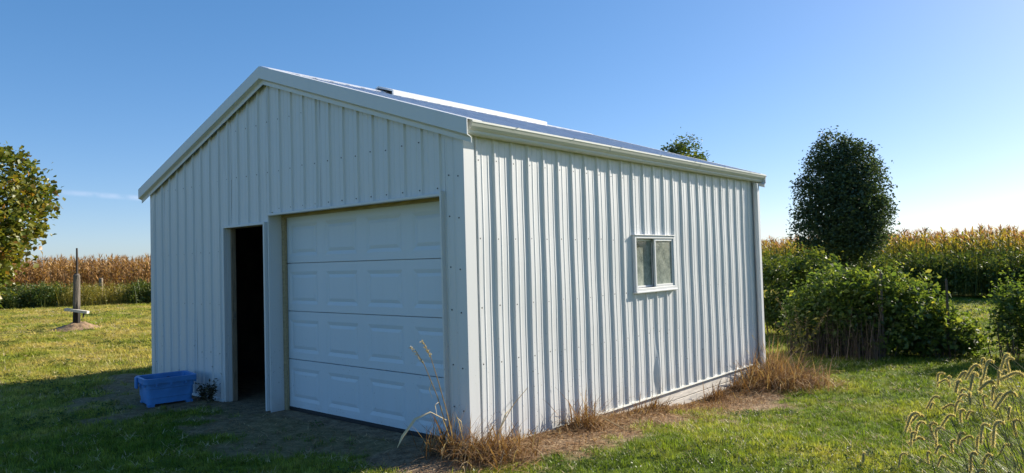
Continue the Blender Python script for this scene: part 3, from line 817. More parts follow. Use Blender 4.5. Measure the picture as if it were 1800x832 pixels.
MB().box((-.17, -.06, -.035), (.47, .06, .035), Mx).build('cross_board', M['skirt'], post)
MB().box((.34, -.02, -.16), (.37, .02, -.03), Mx).build('bracket', M['iron'], post)
n = 26; a = np.linspace(-1, 1, n); AX, AY = np.meshgrid(a, a); rad = np.sqrt(AX ** 2 + AY ** 2)
MZ = .23 * (1 - sstep(rad, .0, 1.0)) * (.8 + .4 * vnoise(AX * 5 + 9, AY * 5 + 9, 4)) + .05 * (vnoise(AX * 14 + 30, AY * 14 + 3, 6) - .5) * (rad < .9) - .03
iq = np.arange(n * n).reshape(n, n)
mm = link('mulch_mound', np_mesh('mulch_mound', np.stack([AX * .8, AY * .8, MZ], -1).reshape(-1, 3), np.stack([iq[:-1, :-1], iq[:-1, 1:], iq[1:, 1:], iq[1:, :-1]], -1).reshape(-1, 4), smooth_=True), None, M['mulch'])
mm.location = (PX, PY, 0); tag(mm, 'low mound of brown mulch around the foot of the wooden post', 'mulch mound')
fpost = MB().loft([[(r_ * math.cos(t), r_ * math.sin(t), z) for t in np.linspace(0, 2 * math.pi, 9)[:-1]] for z, r_ in ((-.2, .11), (.9, .10), (1.40, .095), (1.43, .06))]).build('fence_post', M['wood'])
fpost.location = (-33.9, 9.0, -.15); tag(fpost, 'short grey fence post standing in yellow weeds before the corn', 'post')

# ------------------------------------------------------------------ trees
def make_tree(name, label, cat, loc, rad, cz, nt_, per, size, lm, seed, trunk_h, r0, spread, lobes=12, inner=.35, amp=.28, up=.5, aspect=.55, droop=.2, bottom=-1.0, warm=0.0, egg=0.0, box=2.0):
    r = np.random.default_rng(seed)
    t = thing(name, label, cat, loc)
    tw, pts, shade = crown_points(rad, nt_, per, r, spread, lobes, inner, amp, .55, bottom, box)
    if egg:
        pts[:, :2] *= (1 - egg * pts[:, 2:3] / rad[2]); tw[:, :2] *= (1 - egg * tw[:, 2:3] / rad[2])
    V, F = leaves(pts + np.array([0, 0, cz]), size, r, up, aspect, droop)
    T = np.clip(shade * .55 + r.uniform(0, .45, len(pts)) + warm * (pts[:, 2] / rad[2]), 0, 1)
    link('crown', np_mesh('crown', V, F, np.repeat(T, 4)), t, lm)
    tg = [tuple(q + np.array([0, 0, cz])) for q in tw[:26] * .8]
    link('trunk', trunk_mesh('trunk', trunk_h, r0, tg, r), t, M['bark'])
    return t
# maple at the edge of the lawn, its leaves turning
make_tree('maple_tree', 'leafy young maple turning yellow and rusty beside the lawn', 'tree', (-13.86, -1.34, 0), (1.70, 1.70, 1.88), 2.20, 2900, 22, .115, M['leaf_maple'], 9, 3.2, .10, .14, 24, .3, .42, .3, .8, .35)
# dense oval pear tree behind the bushes, and another whose top shows over the roof
make_tree('pear_tree', 'dense dark green oval tree standing behind the vine thicket', 'tree', (-2.45, 19.15, -.15), (1.17, 1.17, 1.85), 3.05, 2200, 21, .095, M['leaf_pear'], 15, 4.4, .13, .12, 40, .25, .26, egg=.21, box=2.3)
make_tree('pear_tree', 'round topped green tree rising behind the shed roof', 'tree', (-9.05, 21.25, -.05), (1.35, 1.35, 2.3), 3.72, 1700, 22, .12, M['leaf_weed'], 21, 4.8, .13, .16, 14, .3, .30)

# ------------------------------------------------------------------ bushes by the garden
def bush(name, label, cat, loc, lobes, nt_, per, size, mat, seed, spread=.09, stems=14, stem_mat='stem', droop=.3, dead=None, sprigs=0, group=None):
    """lobes: (dx,dy,cz,rx,ry,rz,weight)"""
    r = np.random.default_rng(seed)
    t = thing(name, label, cat, loc, 0, group)
    W = np.array([l[6] for l in lobes], float); W /= W.sum(); parts = []; tws = []
    for l, w in zip(lobes, W):
        tw, pts, shade = crown_points(l[3:6], max(6, int(nt_ * w)), per, r, spread, 7, .3, .35)
        pts = pts + np.array([l[0], l[1], l[2]]); tw = tw + np.array([l[0], l[1], l[2]])
        ok = pts[:, 2] > .03
        pts, shade = pts[ok], shade[ok]
        V, F = leaves(pts, size * r.uniform(.55, 1.35, len(pts)), r, .35, .62, droop)
        hgt = np.clip((pts[:, 2] - l[2]) / l[5] * .5 + .5, 0, 1)  # lighter tint with height paints backlit highlights into the top leaves
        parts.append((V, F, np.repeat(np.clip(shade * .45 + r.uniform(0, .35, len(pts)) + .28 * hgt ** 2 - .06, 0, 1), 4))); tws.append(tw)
    if sprigs:
        # shoots that stick out above the mass
        for _ in range(sprigs):
            l = lobes[r.integers(len(lobes))]
            a = r.uniform(0, 2 * math.pi); k = r.uniform(.2, .95)
            b0 = np.array([l[0] + l[3] * k * math.cos(a), l[1] + l[4] * k * math.sin(a), l[2] + l[5] * math.sqrt(1 - k * k) * .8])
            dirv = np.array([math.cos(a) * .6, math.sin(a) * .6, r.uniform(.5, 1.3)]); dirv /= np.linalg.norm(dirv); ln = r.uniform(.15, .50)
            s = np.linspace(0, 1, 9)[:, None]
            c = b0 + dirv * ln * s + r.normal(size=(9, 3)) * .02
            V, F = leaves(c, size * .75, r, .3, .5, .1)
            parts.append((V, F, np.repeat(np.clip(r.uniform(.3, .95, 9), 0, 1), 4)))
    V, F, T = merge(parts)
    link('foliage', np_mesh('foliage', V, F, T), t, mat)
    tw = np.concatenate(tws); mb = MB()
    for k in range(stems):
        T_ = tw[r.integers(len(tw))]; b0 = (T_[0] * .75 + r.normal() * .08, T_[1] * .75 + r.normal() * .08, -.05)
        mb.tube([b0, ((b0[0] + T_[0]) / 2 + r.normal() * .05, (b0[1] + T_[1]) / 2 + r.normal() * .05, T_[2] * .55), tuple(T_)], [.009, .007, .003], 4, False)
    mb.build('stems', M[stem_mat], t)
    if dead:
        x0, x1, y0, y1, nd, hmax = dead
        bs = np.stack([r.uniform(x0, x1, nd), r.uniform(y0, y1, nd), np.full(nd, -.03)], -1)
        V, F, sid, s = ribbons(bs, r.uniform(0, 6.28, nd), r.uniform(.4, 1, nd) * hmax, r.uniform(.005, .013, nd), r.uniform(0, .25, nd), r.uniform(-.2, .5, nd), 4)
        link('dead_stems', np_mesh('dead_stems', V, F, r.uniform(0, 1, nd)[sid]), t, M['leaf_dead'])
    return t
GZR = -.225
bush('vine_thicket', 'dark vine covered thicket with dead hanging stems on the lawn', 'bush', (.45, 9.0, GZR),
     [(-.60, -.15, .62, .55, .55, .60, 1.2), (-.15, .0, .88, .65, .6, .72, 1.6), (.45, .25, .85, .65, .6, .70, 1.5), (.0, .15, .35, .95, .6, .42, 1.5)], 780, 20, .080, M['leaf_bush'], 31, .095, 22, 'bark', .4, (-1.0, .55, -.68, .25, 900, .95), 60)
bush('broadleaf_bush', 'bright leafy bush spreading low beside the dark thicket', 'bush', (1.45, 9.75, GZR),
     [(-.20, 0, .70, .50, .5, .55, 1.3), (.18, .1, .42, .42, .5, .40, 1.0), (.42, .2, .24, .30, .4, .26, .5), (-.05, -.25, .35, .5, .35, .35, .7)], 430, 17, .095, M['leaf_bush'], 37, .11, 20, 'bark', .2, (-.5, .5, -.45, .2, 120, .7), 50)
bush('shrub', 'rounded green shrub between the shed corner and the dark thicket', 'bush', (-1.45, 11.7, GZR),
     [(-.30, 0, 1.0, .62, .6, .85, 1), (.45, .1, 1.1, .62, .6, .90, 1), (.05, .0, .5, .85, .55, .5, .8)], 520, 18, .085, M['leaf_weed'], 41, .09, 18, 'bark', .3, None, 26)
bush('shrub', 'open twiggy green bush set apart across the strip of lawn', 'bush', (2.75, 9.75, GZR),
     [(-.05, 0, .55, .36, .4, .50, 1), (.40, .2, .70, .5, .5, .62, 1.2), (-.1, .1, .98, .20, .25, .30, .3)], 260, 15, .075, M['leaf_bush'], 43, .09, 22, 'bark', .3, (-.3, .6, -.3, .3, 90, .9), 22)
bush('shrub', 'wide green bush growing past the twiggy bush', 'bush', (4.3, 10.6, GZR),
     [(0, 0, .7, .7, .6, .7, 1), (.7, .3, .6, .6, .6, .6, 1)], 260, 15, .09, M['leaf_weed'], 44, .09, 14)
for x, y, h, lab in ((.98, 8.85, 1.45, 'dark wooden stake rising through the middle of the dark thicket'), (1.80, 9.60, 1.30, 'dark wooden stake standing in the bright leafy bush')):
    o = MB().loft([[(r_ * math.cos(t), r_ * math.sin(t), z) for t in np.linspace(0, 2 * math.pi, 7)[:-1]] for z, r_ in ((-.15, .022), (.6, .021), (h - .04, .019), (h, .010))]).build('garden_stake', M['bark'])
    o.location = (x, y, GZR); tag(o, lab, 'stake')
# leggy seeding weeds by the far shed corner
def weed(name, label, cat, loc, n, h, lm, seed, leaf=.06, spread=.16, nl=14, plume=None, stem='stem'):
    r = np.random.default_rng(seed); t = thing(name, label, cat, loc); mb = MB(); parts = []; pl = []
    for k in range(n):
        a = r.uniform(0, 2 * math.pi); hh = h * r.uniform(.6, 1.0); le = r.uniform(.1, 1) * spread
        pth = [(.02 * math.cos(a), .02 * math.sin(a), -.03)] + [(le * s ** 1.6 * math.cos(a) + r.normal() * .008, le * s ** 1.6 * math.sin(a) + r.normal() * .008, hh * s) for s in (.25, .5, .75, 1)]
        mb.tube(pth, [.006, .005, .004, .003, .0015], 4, False)
        P_ = np.array(pth); tt = r.uniform(.15, 1, nl) * 4; i = np.minimum(tt.astype(int), 3); c = P_[i] + (P_[i + 1] - P_[i]) * (tt - i)[:, None] + r.normal(size=(nl, 3)) * leaf * .5
        V, F = leaves(c, leaf, r, .3, .35, .3); parts.append((V, F, np.repeat(r.uniform(0, 1, nl), 4)))
        if plume:
            q = P_[3] + (P_[4] - P_[3]) * r.uniform(.0, 1.25, 40)[:, None] + r.normal(size=(40, 3)) * .014
            V, F = leaves(q, .022, r, .2, .4, .2); pl.append((V, F, np.repeat(r.uniform(0, 1, 40), 4)))
    V, F, T = merge(parts); link('foliage', np_mesh('foliage', V, F, T), t, lm)
    mb.build('stems', M[stem], t)
    if pl:
        V, F, T = merge(pl); tag(link('seed_plumes', np_mesh('seed_plumes', V, F, T), t, M[plume]), kind='stuff')
    return t
weed('tall_weed', 'leggy yellow green weed with seed plumes past the shed corner', 'weed', (.02, 7.75, GZR), 9, 1.05, M['leaf_yellow'], 51, .08, .40, 16, 'straw')
weed('tall_weed', 'dark shrivelled weed at the foot of the walk door casing', 'weed', (-4.22, -.10, -.012), 9, .26, M['leaf_dark'], 52, .045, .09, 22)
weed('tall_weed', 'thin single weed stem in the grass behind the blue tub', 'weed', (-6.78, .62, -.012), 3, .52, M['leaf_weed'], 53, .035, .12, 9)
weed('tall_weed', 'low dark weeds against the wall behind the blue tub', 'weed', (-4.47, -.08, -.012), 8, .20, M['leaf_dark'], 54, .045, .12, 18)

# ------------------------------------------------------------------ dead weeds along the wall
r = np.random.default_rng(77)
def dead_mass(name, label, centers, n, h, seed, mat='straw', wide=(.004, .010), bend=(.3, 1.7), parent=None):
    r = np.random.default_rng(seed)
    c = np.asarray(centers, float)
    k = r.integers(len(c), size=n)
    b = c[k, :2] + r.normal(size=(n, 2)) * c[k, 2:3]
    b[:, 1] = np.where((b[:, 0] < .0) & (c[k, 1] < 0) & (b[:, 1] > -.05), -.05 - np.abs(b[:, 1]) * .6, b[:, 1])
    b[:, 0] = np.where((b[:, 0] < .03) & (b[:, 1] > 0) & (b[:, 1] < 6.13), .03 + r.uniform(0, .12, n), b[:, 0])
    z = ground_z(b[:, 0], b[:, 1])
    L = h * c[k, 3] * r.uniform(.3, 1.0, n) ** 1.4
    hd = r.uniform(-2.3, 2.3, n)
    V, F, sid, s = ribbons(np.column_stack([b, z - .01]), hd, L, r.uniform(*wide, n), r.uniform(.05, .9, n), r.uniform(*bend, n), 4)
    V[:, 2] = np.maximum(V[:, 2], ground_z(V[:, 0], V[:, 1]) + .004 + .02 * r.uniform(size=n)[sid])
    # drop stems that would grow into the gable wall
    hit = (V[:, 0] < .012) & (V[:, 1] > -.035) & (b[sid, 1] < 0)
    bad = np.zeros(n, bool); bad[np.unique(sid[hit])] = True
    F = F[~bad[sid[F[:, 0]]]]
    inw = (V[:, 0] < .012) & (V[:, 1] > -.03) & (V[:, 1] < 6.13)
    V[inw, 0] = .012 + .01 * r.uniform(size=inw.sum())
    t = np.clip(r.beta(1.6, 1.8, n)[sid] + .12 * (s - .5), 0, 1)
    return V, F, t
cs = []
for y in np.arange(.25, 5.6, .16):
    cs.append((.10 + .12 * r.uniform(), y, .13, r.uniform(.55, 1.0)))
    cs.append((.36 + .25 * r.uniform(), y, .16, r.uniform(.25, .55)))
V, F, T = dead_mass('dead_grass', '', cs, 11000, .20, 78, wide=(.004, .013), bend=(.8, 2.6))
tag(link('dead_grass', np_mesh('dead_grass', V, F, T), None, M['straw']), 'matted brown dead grass lying along the foot of the long wall', 'dead grass', kind='stuff')
def clump(label, cx, cy, n, h, sd, seed, mat='straw', upright=False, wide=(.004, .010)):
    V, F, T = dead_mass('', '', [(cx, cy, sd, 1.0)], n, h, seed, wide=wide, bend=(.1, 1.1) if upright else (.5, 2.8))
    V2, F2, T2 = dead_mass('', '', [(cx, cy, sd * 1.15, 1.0)], max(6, n // 14), h * 1.15, seed + 500, wide=(.010, .020), bend=(.2, 2.2))
    V, F, T = merge([(V, F, T), (V2, F2, np.clip(T2 * .75, 0, 1))])
    z0 = float(ground_z(cx, cy))
    V = V - np.array([cx, cy, z0])
    o = link('dead_weed_clump', np_mesh('dead_weed_clump', V, F, T), None, M[mat])
    o.location = (cx, cy, z0)
    return tag(o, label, 'dead weeds')
clump('big tangled heap of dead weeds at the far end of the long wall', .40, 5.70, 2300, .62, .27, 81, wide=(.005, .013))
clump('dead weeds leaning up against the downspout', .14, 6.12, 420, .78, .06, 82, upright=True)
clump('brown dead weed clump against the long wall left of the window', .12, 1.42, 520, .46, .10, 83)
clump('small brown dead clump below the window', .12, 2.75, 300, .30, .08, 84)
clump('small brown dead tuft on the skirt boards past the window', .11, 4.25, 260, .34, .07, 85)
clump('dry brown clump on the skirt boards by the heap', .13, 4.95, 300, .36, .08, 89)
clump('dry straw clump at the corner trim beside the garage door', -.10, -.13, 420, .48, .10, 86, 'straw', True)
clump('orange brown dead grass fanned out before the corner trim', .22, -.02, 1500, .34, .17, 87)
r = np.random.default_rng(71); n = 26000
lx = r.uniform(-7.4, 1.7, n); ly = r.uniform(-1.6, 6.9, n)
ok = (soil_mask(lx, ly) * r.uniform(.5, 1, n) > .35) & ~((lx > X0S - .02) & (lx < .02) & (ly > .03) & (ly < 6.15))
lx, ly = lx[ok], ly[ok]; n = len(lx)
V, F, sid, s_ = ribbons(np.column_stack([lx, ly, ground_z(lx, ly) + .006]), r.uniform(0, 6.28, n), r.uniform(.02, .10, n), r.uniform(.003, .009, n), r.uniform(1.2, 1.55, n), r.uniform(-.2, .3, n), 2)
V[:, 2] = np.maximum(V[:, 2], ground_z(V[:, 0], V[:, 1]) + .004)
inw = (V[:, 0] < .012) & (V[:, 0] > -6.2) & (V[:, 1] > -.016); V[inw & (V[:, 0] < -.05), 1] = np.minimum(V[inw & (V[:, 0] < -.05), 1], -.03)
V[(V[:, 0] < .014) & (V[:, 0] > -.06) & (V[:, 1] > -.01), 0] = .016
tag(link('straw_litter', np_mesh('straw_litter', V, F, r.beta(1.3, 1.9, n)[sid]), None, M['straw']), 'scattered straw and clippings lying on the bare soil by the shed', 'straw', kind='stuff')
# tall broken stalks at the corner
def stalk(label, pts, leaves_, heads, seed):
    r = np.random.default_rng(seed); b0 = Vector(pts[0]); t = thing('dry_stalk', label, 'stalk', b0)
    mb = MB(); loc = [Vector(p) - b0 for p in pts]
    mb.tube(loc, [.006 * (1 - .6 * k / (len(loc) - 1)) for k in range(len(loc))], 5); mb.build('stem', M['pale_straw'], t)
    for pth, w in leaves_:
        P_ = [Vector(p) - b0 for p in pth]; v = []; f = []; nn = len(P_)
        for k, p in enumerate(P_):
            ww = w * (math.sin(math.pi * (.15 + .8 * k / (nn - 1)))) * .5
            side = Vector((.35, .3, .85)).cross(P_[min(k + 1, nn - 1)] - P_[max(k - 1, 0)]).normalized()
            up_ = side.cross(P_[min(k + 1, nn - 1)] - P_[max(k - 1, 0)]).normalized()
            v += [p - side * ww, p + up_ * ww * .5, p + side * ww]
        for k in range(nn - 1):
            f += [(3 * k, 3 * k + 1, 3 * k + 4, 3 * k + 3), (3 * k + 1, 3 * k + 2, 3 * k + 5, 3 * k + 4)]
        me = np_mesh('leaf', np.array([tuple(p) for p in v]), np.array(f), np.full(len(v), .75))
        link('leaf', me, t, M['pale_straw'])
    for a, b in heads:
        a, b = Vector(a) - b0, Vector(b) - b0
        q = np.array([tuple(a.lerp(b, s)) for s in r.uniform(0, 1, 60)]) + r.normal(size=(60, 3)) * .006
        V, F = leaves(q, .024, r, .2, .3, 0); link('seed_head', np_mesh('seed_head', V, F, np.repeat(r.uniform(.3, 1, 60), 4)), t, M['pale_straw'])
stalk('tall pale dry stalk with seed head beside the garage door', [(-.03, -.17, 0), (-.045, -.22, .25), (-.075, -.29, .52), (-.115, -.385, .78), (-.145, -.45, .90)],
      [([(-.045, -.22, .32), (-.10, -.34, .40), (-.15, -.46, .36), (-.19, -.56, .24), (-.205, -.60, .16)], .030), ([(-.06, -.25, .40), (-.075, -.27, .47), (-.09, -.30, .45), (-.08, -.29, .36)], .022),
       ([(-.09, -.33, .64), (-.10, -.35, .58), (-.085, -.33, .50)], .016)], [((-.115, -.385, .78), (-.16, -.49, .93))], 91)
stalk('thin dry stalk leaning beside the taller pale stalk', [(-.01, -.15, 0), (-.03, -.20, .3), (-.075, -.27, .62), (-.10, -.33, .84), (-.12, -.38, .95)],
      [([(-.02, -.19, .24), (.01, -.16, .34), (.03, -.13, .30), (.035, -.12, .2)], .016)], [((-.10, -.33, .84), (-.125, -.39, .96))], 92)
stalk('short curled dry blade standing before the corner trim', [(.02, -.34, 0), (.025, -.34, .08), (.04, -.33, .15)],
      [([(.02, -.34, .02), (.025, -.345, .12), (.06, -.32, .20), (.085, -.30, .22)], .022)], [], 93)
stalk('thin bent straw leaning on the first wall panel', [(.10, .15, 0), (.05, .30, .16), (.025, .52, .33), (.02, .72, .44)], [([(.05, .30, .16), (.035, .40, .27), (.025, .48, .3)], .012)], [], 94)
stalk('pale fallen straw crossing the dead grass below the wall', [(.62, 1.35, .03), (.42, 1.32, .11), (.22, 1.3, .22)], [], [], 95)

# ------------------------------------------------------------------ foxtail grass in the foreground
fr = np.random.default_rng(14)
def fox_head(n_b, seed, L=.085, rad=.0062, arc=2.3):
    """hanging head: starts at origin going up and over to -x, ends drooping; returns head mesh and bristle mesh"""
    r = np.random.default_rng(seed); S = 12; p = np.zeros(3); P_ = [p.copy()]
    th = .35
    for k in range(S):
        s = k / S
        a = th + arc * min(1, s * 2.6) ** .8 + .12 * s
        p = p + np.array([-math.sin(a), 0, math.cos(a)]) * L / S; P_.append(p.copy())
    P_ = np.array(P_)
    mb = MB().tube([tuple(q) for q in P_], [rad * (.35 + .65 * math.sin(math.pi * (.12 + .80 * k / S))) for k in range(S + 1)], 7)
    t = r.uniform(0, S - .01, n_b); i = t.astype(int); c = P_[i] + (P_[i + 1] - P_[i]) * (t - i)[:, None]
    d = P_[i + 1] - P_[i]; d /= np.linalg.norm(d, axis=1)[:, None]
    o = r.normal(size=(n_b, 3)); o -= (o * d).sum(1)[:, None] * d; o /= np.linalg.norm(o, axis=1)[:, None]
    dirv = o + d * .75; dirv /= np.linalg.norm(dirv, axis=1)[:, None]
    w = np.cross(dirv, r.normal(size=(n_b, 3))); w /= np.linalg.norm(w, axis=1)[:, None]
    st = c + o * rad * .6; ln = (r.uniform(.006, .013, n_b) * r.uniform(.6, 1, n_b))[:, None]
    V = np.stack([st - w * .0007, st + w * .0007, st + dirv * ln], 1).reshape(-1, 3)
    F = np.arange(n_b * 3).reshape(-1, 3)
    bm_ = np_mesh('bristles', V, F, np.repeat(r.uniform(0, 1, n_b), 3))
    hm = mb.mesh('seed_head', smooth_=True)
    at = hm.attributes.new('tint', 'FLOAT', 'POINT'); at.data.foreach_set('value', r.uniform(0, 1, len(hm.vertices)).astype(np.float32))
    return hm, bm_
heads = [fox_head(900, 200 + k, L, rd, ar) for k, (L, rd, ar) in enumerate(((.095, .0040, 2.65), (.110, .0043, 2.35), (.078, .0038, 2.75), (.118, .0045, 2.5), (.088, .0042, 2.0), (.070, .0038, 1.7), (.10, .0042, 2.9), (.06, .0034, 2.4)))]
for hm, bm_ in heads: hm.materials.append(M['foxseed']); bm_.materials.append(M['foxtail'])
FOX = [(3.4, -0.02, 0.94), (3.46, -0.28, 0.95), (3.42, 0.03, 0.92), (3.55, -0.52, 0.99), (3.53, -0.15, 0.97), (3.59, -0.27, 1.02), (3.57, 0.02, 1.02), (3.69, -0.66, 1.1), (3.69, -0.16, 1.07), (3.73, -0.36, 1.08), (3.53, 0.06, 0.93), (3.65, -0.47, 1.0), (3.67, -0.49, 0.99), (3.66, -0.24, 1.0), (3.67, -0.09, 0.99), (3.77, -0.45, 1.02), (3.63, -0.13, 0.91), (3.48, 0.04, 0.86), (3.57, -0.43, 0.92), (3.52, -0.15, 0.86), (3.62, -0.33, 0.9), (3.66, -0.12, 0.87), (3.7, -0.29, 0.85), (3.45, -0.56, 0.89), (3.43, -0.32, 0.87), (3.51, -0.25, 0.85), (3.48, -0.26, 0.83), (3.47, 0.06, 0.75), (3.56, -0.31, 0.82), (3.51, -0.45, 0.82), (3.35, -0.36, 0.79), (3.31, -0.31, 0.76), (3.31, -0.09, 0.73), (3.36, -0.3, 0.74), (3.44, -0.47, 0.78), (3.39, -0.02, 0.66), (3.34, -0.39, 0.71), (3.34, -0.25, 0.65), (3.48, -0.28, 0.67), (3.54, -0.42, 0.74), (3.52, -0.08, 0.65), (3.35, -0.17, 0.57), (3.46, -0.5, 0.69), (3.44, -0.32, 0.6), (3.32, -0.5, 0.63), (3.58, -0.41, 0.65), (3.71, -0.6, 0.84), (3.71, -0.06, 0.75), (3.54, 0.08, 0.62), (3.65, -0.54, 0.81), (3.51, -0.05, 0.5), (3.62, -0.47, 0.6), (3.63, -0.16, 0.7), (3.64, -0.43, 0.66), (3.68, -0.19, 0.66), (3.75, -0.54, 0.95), (3.17, -0.62, 0.64)]
rightv = Vector((R2.x, R2.y, 0)).normalized()
for k, hp in enumerate(FOX):
    h = Vector(hp); off = fr.uniform(.15, .45); side = fr.normal() * .08
    root = Vector((h.x + rightv.x * off - rightv.y * side, h.y + rightv.y * off + rightv.x * side, 0)); root.z = float(ground_z(root.x, root.y)) - .01
    t = thing('foxtail_plant', 'drooping bristly foxtail seed head on a thin arching stem', 'foxtail', root, 0, 'foxtails at the edge of the lawn')
    top = h - root
    hz = top.z
    path = [Vector((0, 0, 0)), Vector((top.x * .10, top.y * .10, hz * .35)), Vector((top.x * .38, top.y * .38, hz * .70)), Vector((top.x * .75, top.y * .75, hz * .93)), top]
    MB().tube(path, [.0022, .0020, .0017, .0013, .0011], 4, False).build('stem', M['stem'], t)
    rz = math.atan2(rightv.y, rightv.x) + fr.normal() * .45
    hm, bm_ = heads[(k * 5 + k // 8) % 8]
    o = link('seed_head', hm, t); o.location = top; o.rotation_euler = (fr.normal() * .12, fr.normal() * .15, rz); s = fr.uniform(.75, 1.25); o.scale = (s, s, s)
    link('bristles', bm_, o)
    nl = 2
    for j in range(nl):
        q = path[1].lerp(path[3], fr.uniform(.0, .6))
        V, F, sid, s_ = ribbons(np.array([tuple(q)]), np.array([fr.uniform(0, 6.28)]), np.array([fr.uniform(.14, .30)]), np.array([fr.uniform(.005, .009)]), np.array([fr.uniform(.3, .8)]), np.array([fr.uniform(.6, 1.6)]), 5, 'leaf')
        link('leaf', np_mesh('leaf', V, F, np.full(len(V), fr.uniform(.2, 1))), t, M['blade'])
# the tangle of long blades they grow from
r = np.random.default_rng(66); n = 14000
bx = 3.98 + r.normal(size=n) * .30; by = -.30 + r.normal(size=n) * .42
b3 = np.column_stack([bx, by, ground_z(bx, by) - .01])
edge = np.clip(1.15 - np.hypot((bx - 4.0) / .8, (by + .2) / 1.0), .25, 1)
ok = (bx - 4.135) ** 2 + (by + 4.198) ** 2 > 2.6 ** 2
b3, edge = b3[ok], edge[ok]; n = len(b3)
V, F, sid, s = ribbons(b3, r.uniform(0, 6.28, n), r.uniform(.35, 1.0, n) * edge * .95, r.uniform(.005, .012, n), r.uniform(0, .45, n), r.uniform(.3, 2.1, n), 6)
tag(link('long_grass', np_mesh('long_grass', V, F, np.clip(r.uniform(0, 1, n)[sid] * .85 + .15 * s, 0, 1)), None, M['blade']), 'tangle of long green grass blades under the foxtails', 'grass', kind='stuff')
# small white daisies beyond the foxtails
for k, (x, y, h) in enumerate(((3.10, 4.20, .50), (3.20, 4.35, .55), (3.28, 4.15, .46), (3.34, 4.40, .50), (3.05, 4.5, .40), (3.42, 4.2, .44), (3.24, 4.6, .42), (3.30, .35, .32))):
    z0 = float(ground_z(x, y)); t = thing('daisy', 'small white wildflower on a thin stem among the grass', 'flower', (x, y, z0), 0, 'white wildflowers by the foxtails')
    MB().tube([(0, 0, -.01), (.01, .01, h * .5), (.0, .02, h)], [.002, .002, .0015], 4, False).build('stem', M['stem'], t)
    nP = 10; a = np.arange(nP) * 2 * math.pi / nP
    V, F, sid, s = ribbons(np.tile([[0, .02, h]], (nP, 1)), a, np.full(nP, .017), np.full(nP, .009), np.full(nP, 1.2), np.full(nP, .3), 2, 'leaf')
    link('petals', np_mesh('petals', V, F, np.full(len(V), .5)), t, M['petal'])
    MB().tube([(0, .02, h - .002), (0, .02, h + .004)], [.005, .003], 6).build('flower_centre', M['leaf_yellow'], t)

# ------------------------------------------------------------------ corn fields and weed margins
def corn_template(seed, green):
    r = np.random.default_rng(seed); H = r.uniform(2.05, 2.35); parts = []
    n = 13; zz = np.linspace(.25, H * .95, n); hd = r.uniform(0, 6.28) + np.arange(n) * math.pi + r.normal(size=n) * .5
    V, F, sid, s = ribbons(np.column_stack([np.zeros(n), np.zeros(n), zz]), hd, r.uniform(.45, .8, n) * (1 - .25 * zz / H), r.uniform(.05, .085, n), r.uniform(.25, .6, n), r.uniform(.9, 2.5, n), 5, 'leaf', .8)
    if green: T = np.clip(.04 + .58 * (zz / H) ** 2 + r.normal(size=n) * .12, 0, 1)[sid]
    else: T = np.clip(r.uniform(.1, .95, n), 0, 1)[sid]
    parts.append((V, F, T))
    b = MB().tube([(0, 0, -.05), (.02 * r.normal(), .02 * r.normal(), H * .5), (.03 * r.normal(), .03 * r.normal(), H)], [.016, .013, .006], 4, False)
    parts.append((np.array(b.v), np.array(b.f), np.full(len(b.v), .35 if not green else .25)))
    nt_ = 8
    V, F, sid, s = ribbons(np.tile([[0, 0, H - .02]], (nt_, 1)), r.uniform(0, 6.28, nt_), r.uniform(.16, .30, nt_), np.full(nt_, .016), r.uniform(0, .45, nt_), r.uniform(0, .7, nt_), 3)
    parts.append((V, F, np.full(len(V), .85 if green else .45)))
    e = MB().tube([(.02, 0, H * .42), (.06, .01, H * .47), (.08, .01, H * .53)], [.018, .030, .010], 5, False)
    parts.append((np.array(e.v), np.array(e.f), np.full(len(e.v), .8 if not green else .55)))
    V, F, T = merge(parts)
    return np_mesh('corn', V, F, T)
POLY = [np.array(p, float) for p in ((-46, -17.5), (-33.9, 7.0), (-21, 32.3), (20, 20.8))]
def offset_line(d):
    """polyline moved outward (away from the lawn) by d"""
    segs = []
    for a, b in zip(POLY[:-1], POLY[1:]):
        t = (b - a) / np.linalg.norm(b - a); nrm = np.array([-t[1], t[0]])
        segs.append((a + nrm * d, b + nrm * d))
    pts = [segs[0][0]]
    for (a, b), (c, e) in zip(segs[:-1], segs[1:]):
        A = np.column_stack([b - a, -(e - c)]); s = np.linalg.solve(A, c - a); pts.append(a + (b - a) * s[0])
    pts.append(segs[-1][1]); return pts
def along_line(d, step, r, jit):
    out = []; pts = offset_line(d)
    for k, (a, b) in enumerate(zip(pts[:-1], pts[1:])):
        L = np.linalg.norm(b - a); m_ = int(L / step); t = (np.arange(m_) + r.uniform(-.3, .3, m_)) / m_
        q = a + (b - a) * t[:, None] + r.normal(size=(m_, 2)) * jit
        out.append(np.column_stack([q, np.full(m_, k)]))
    return np.concatenate(out)
r = np.random.default_rng(5); rows = []
for k in range(26):
    d = 1.9 + .76 * k if k < 16 else 1.9 + .76 * 16 + 2.2 * (k - 16)
    rows.append(along_line(d, .21 if k < 8 else .30, r, .05))
C = np.concatenate(rows); N = len(C)
right = (C[:, 2] == 2) & (C[:, 0] > -18)
tm = [(corn_template(300 + k, False), M['corn_dry']) for k in range(6)] + [(corn_template(320 + k, True), M['corn_green']) for k in range(6)]
scl = r.uniform(.86, 1.10, N) * (1 + .05 * (vnoise(C[:, 0] * .25, C[:, 1] * .25, 4) - .5))
co = instance_stuff('corn_field', np.column_stack([C[:, :2], np.full(N, -.1)]), np.column_stack([r.normal(size=N) * .05, r.normal(size=N) * .05, r.uniform(0, 6.28, N)]), np.column_stack([scl] * 3), r.integers(6, size=N) + 6 * right, tm)
tag(co, 'field of tall ripening corn with dry brown tops beyond the lawn', 'corn', kind='stuff')
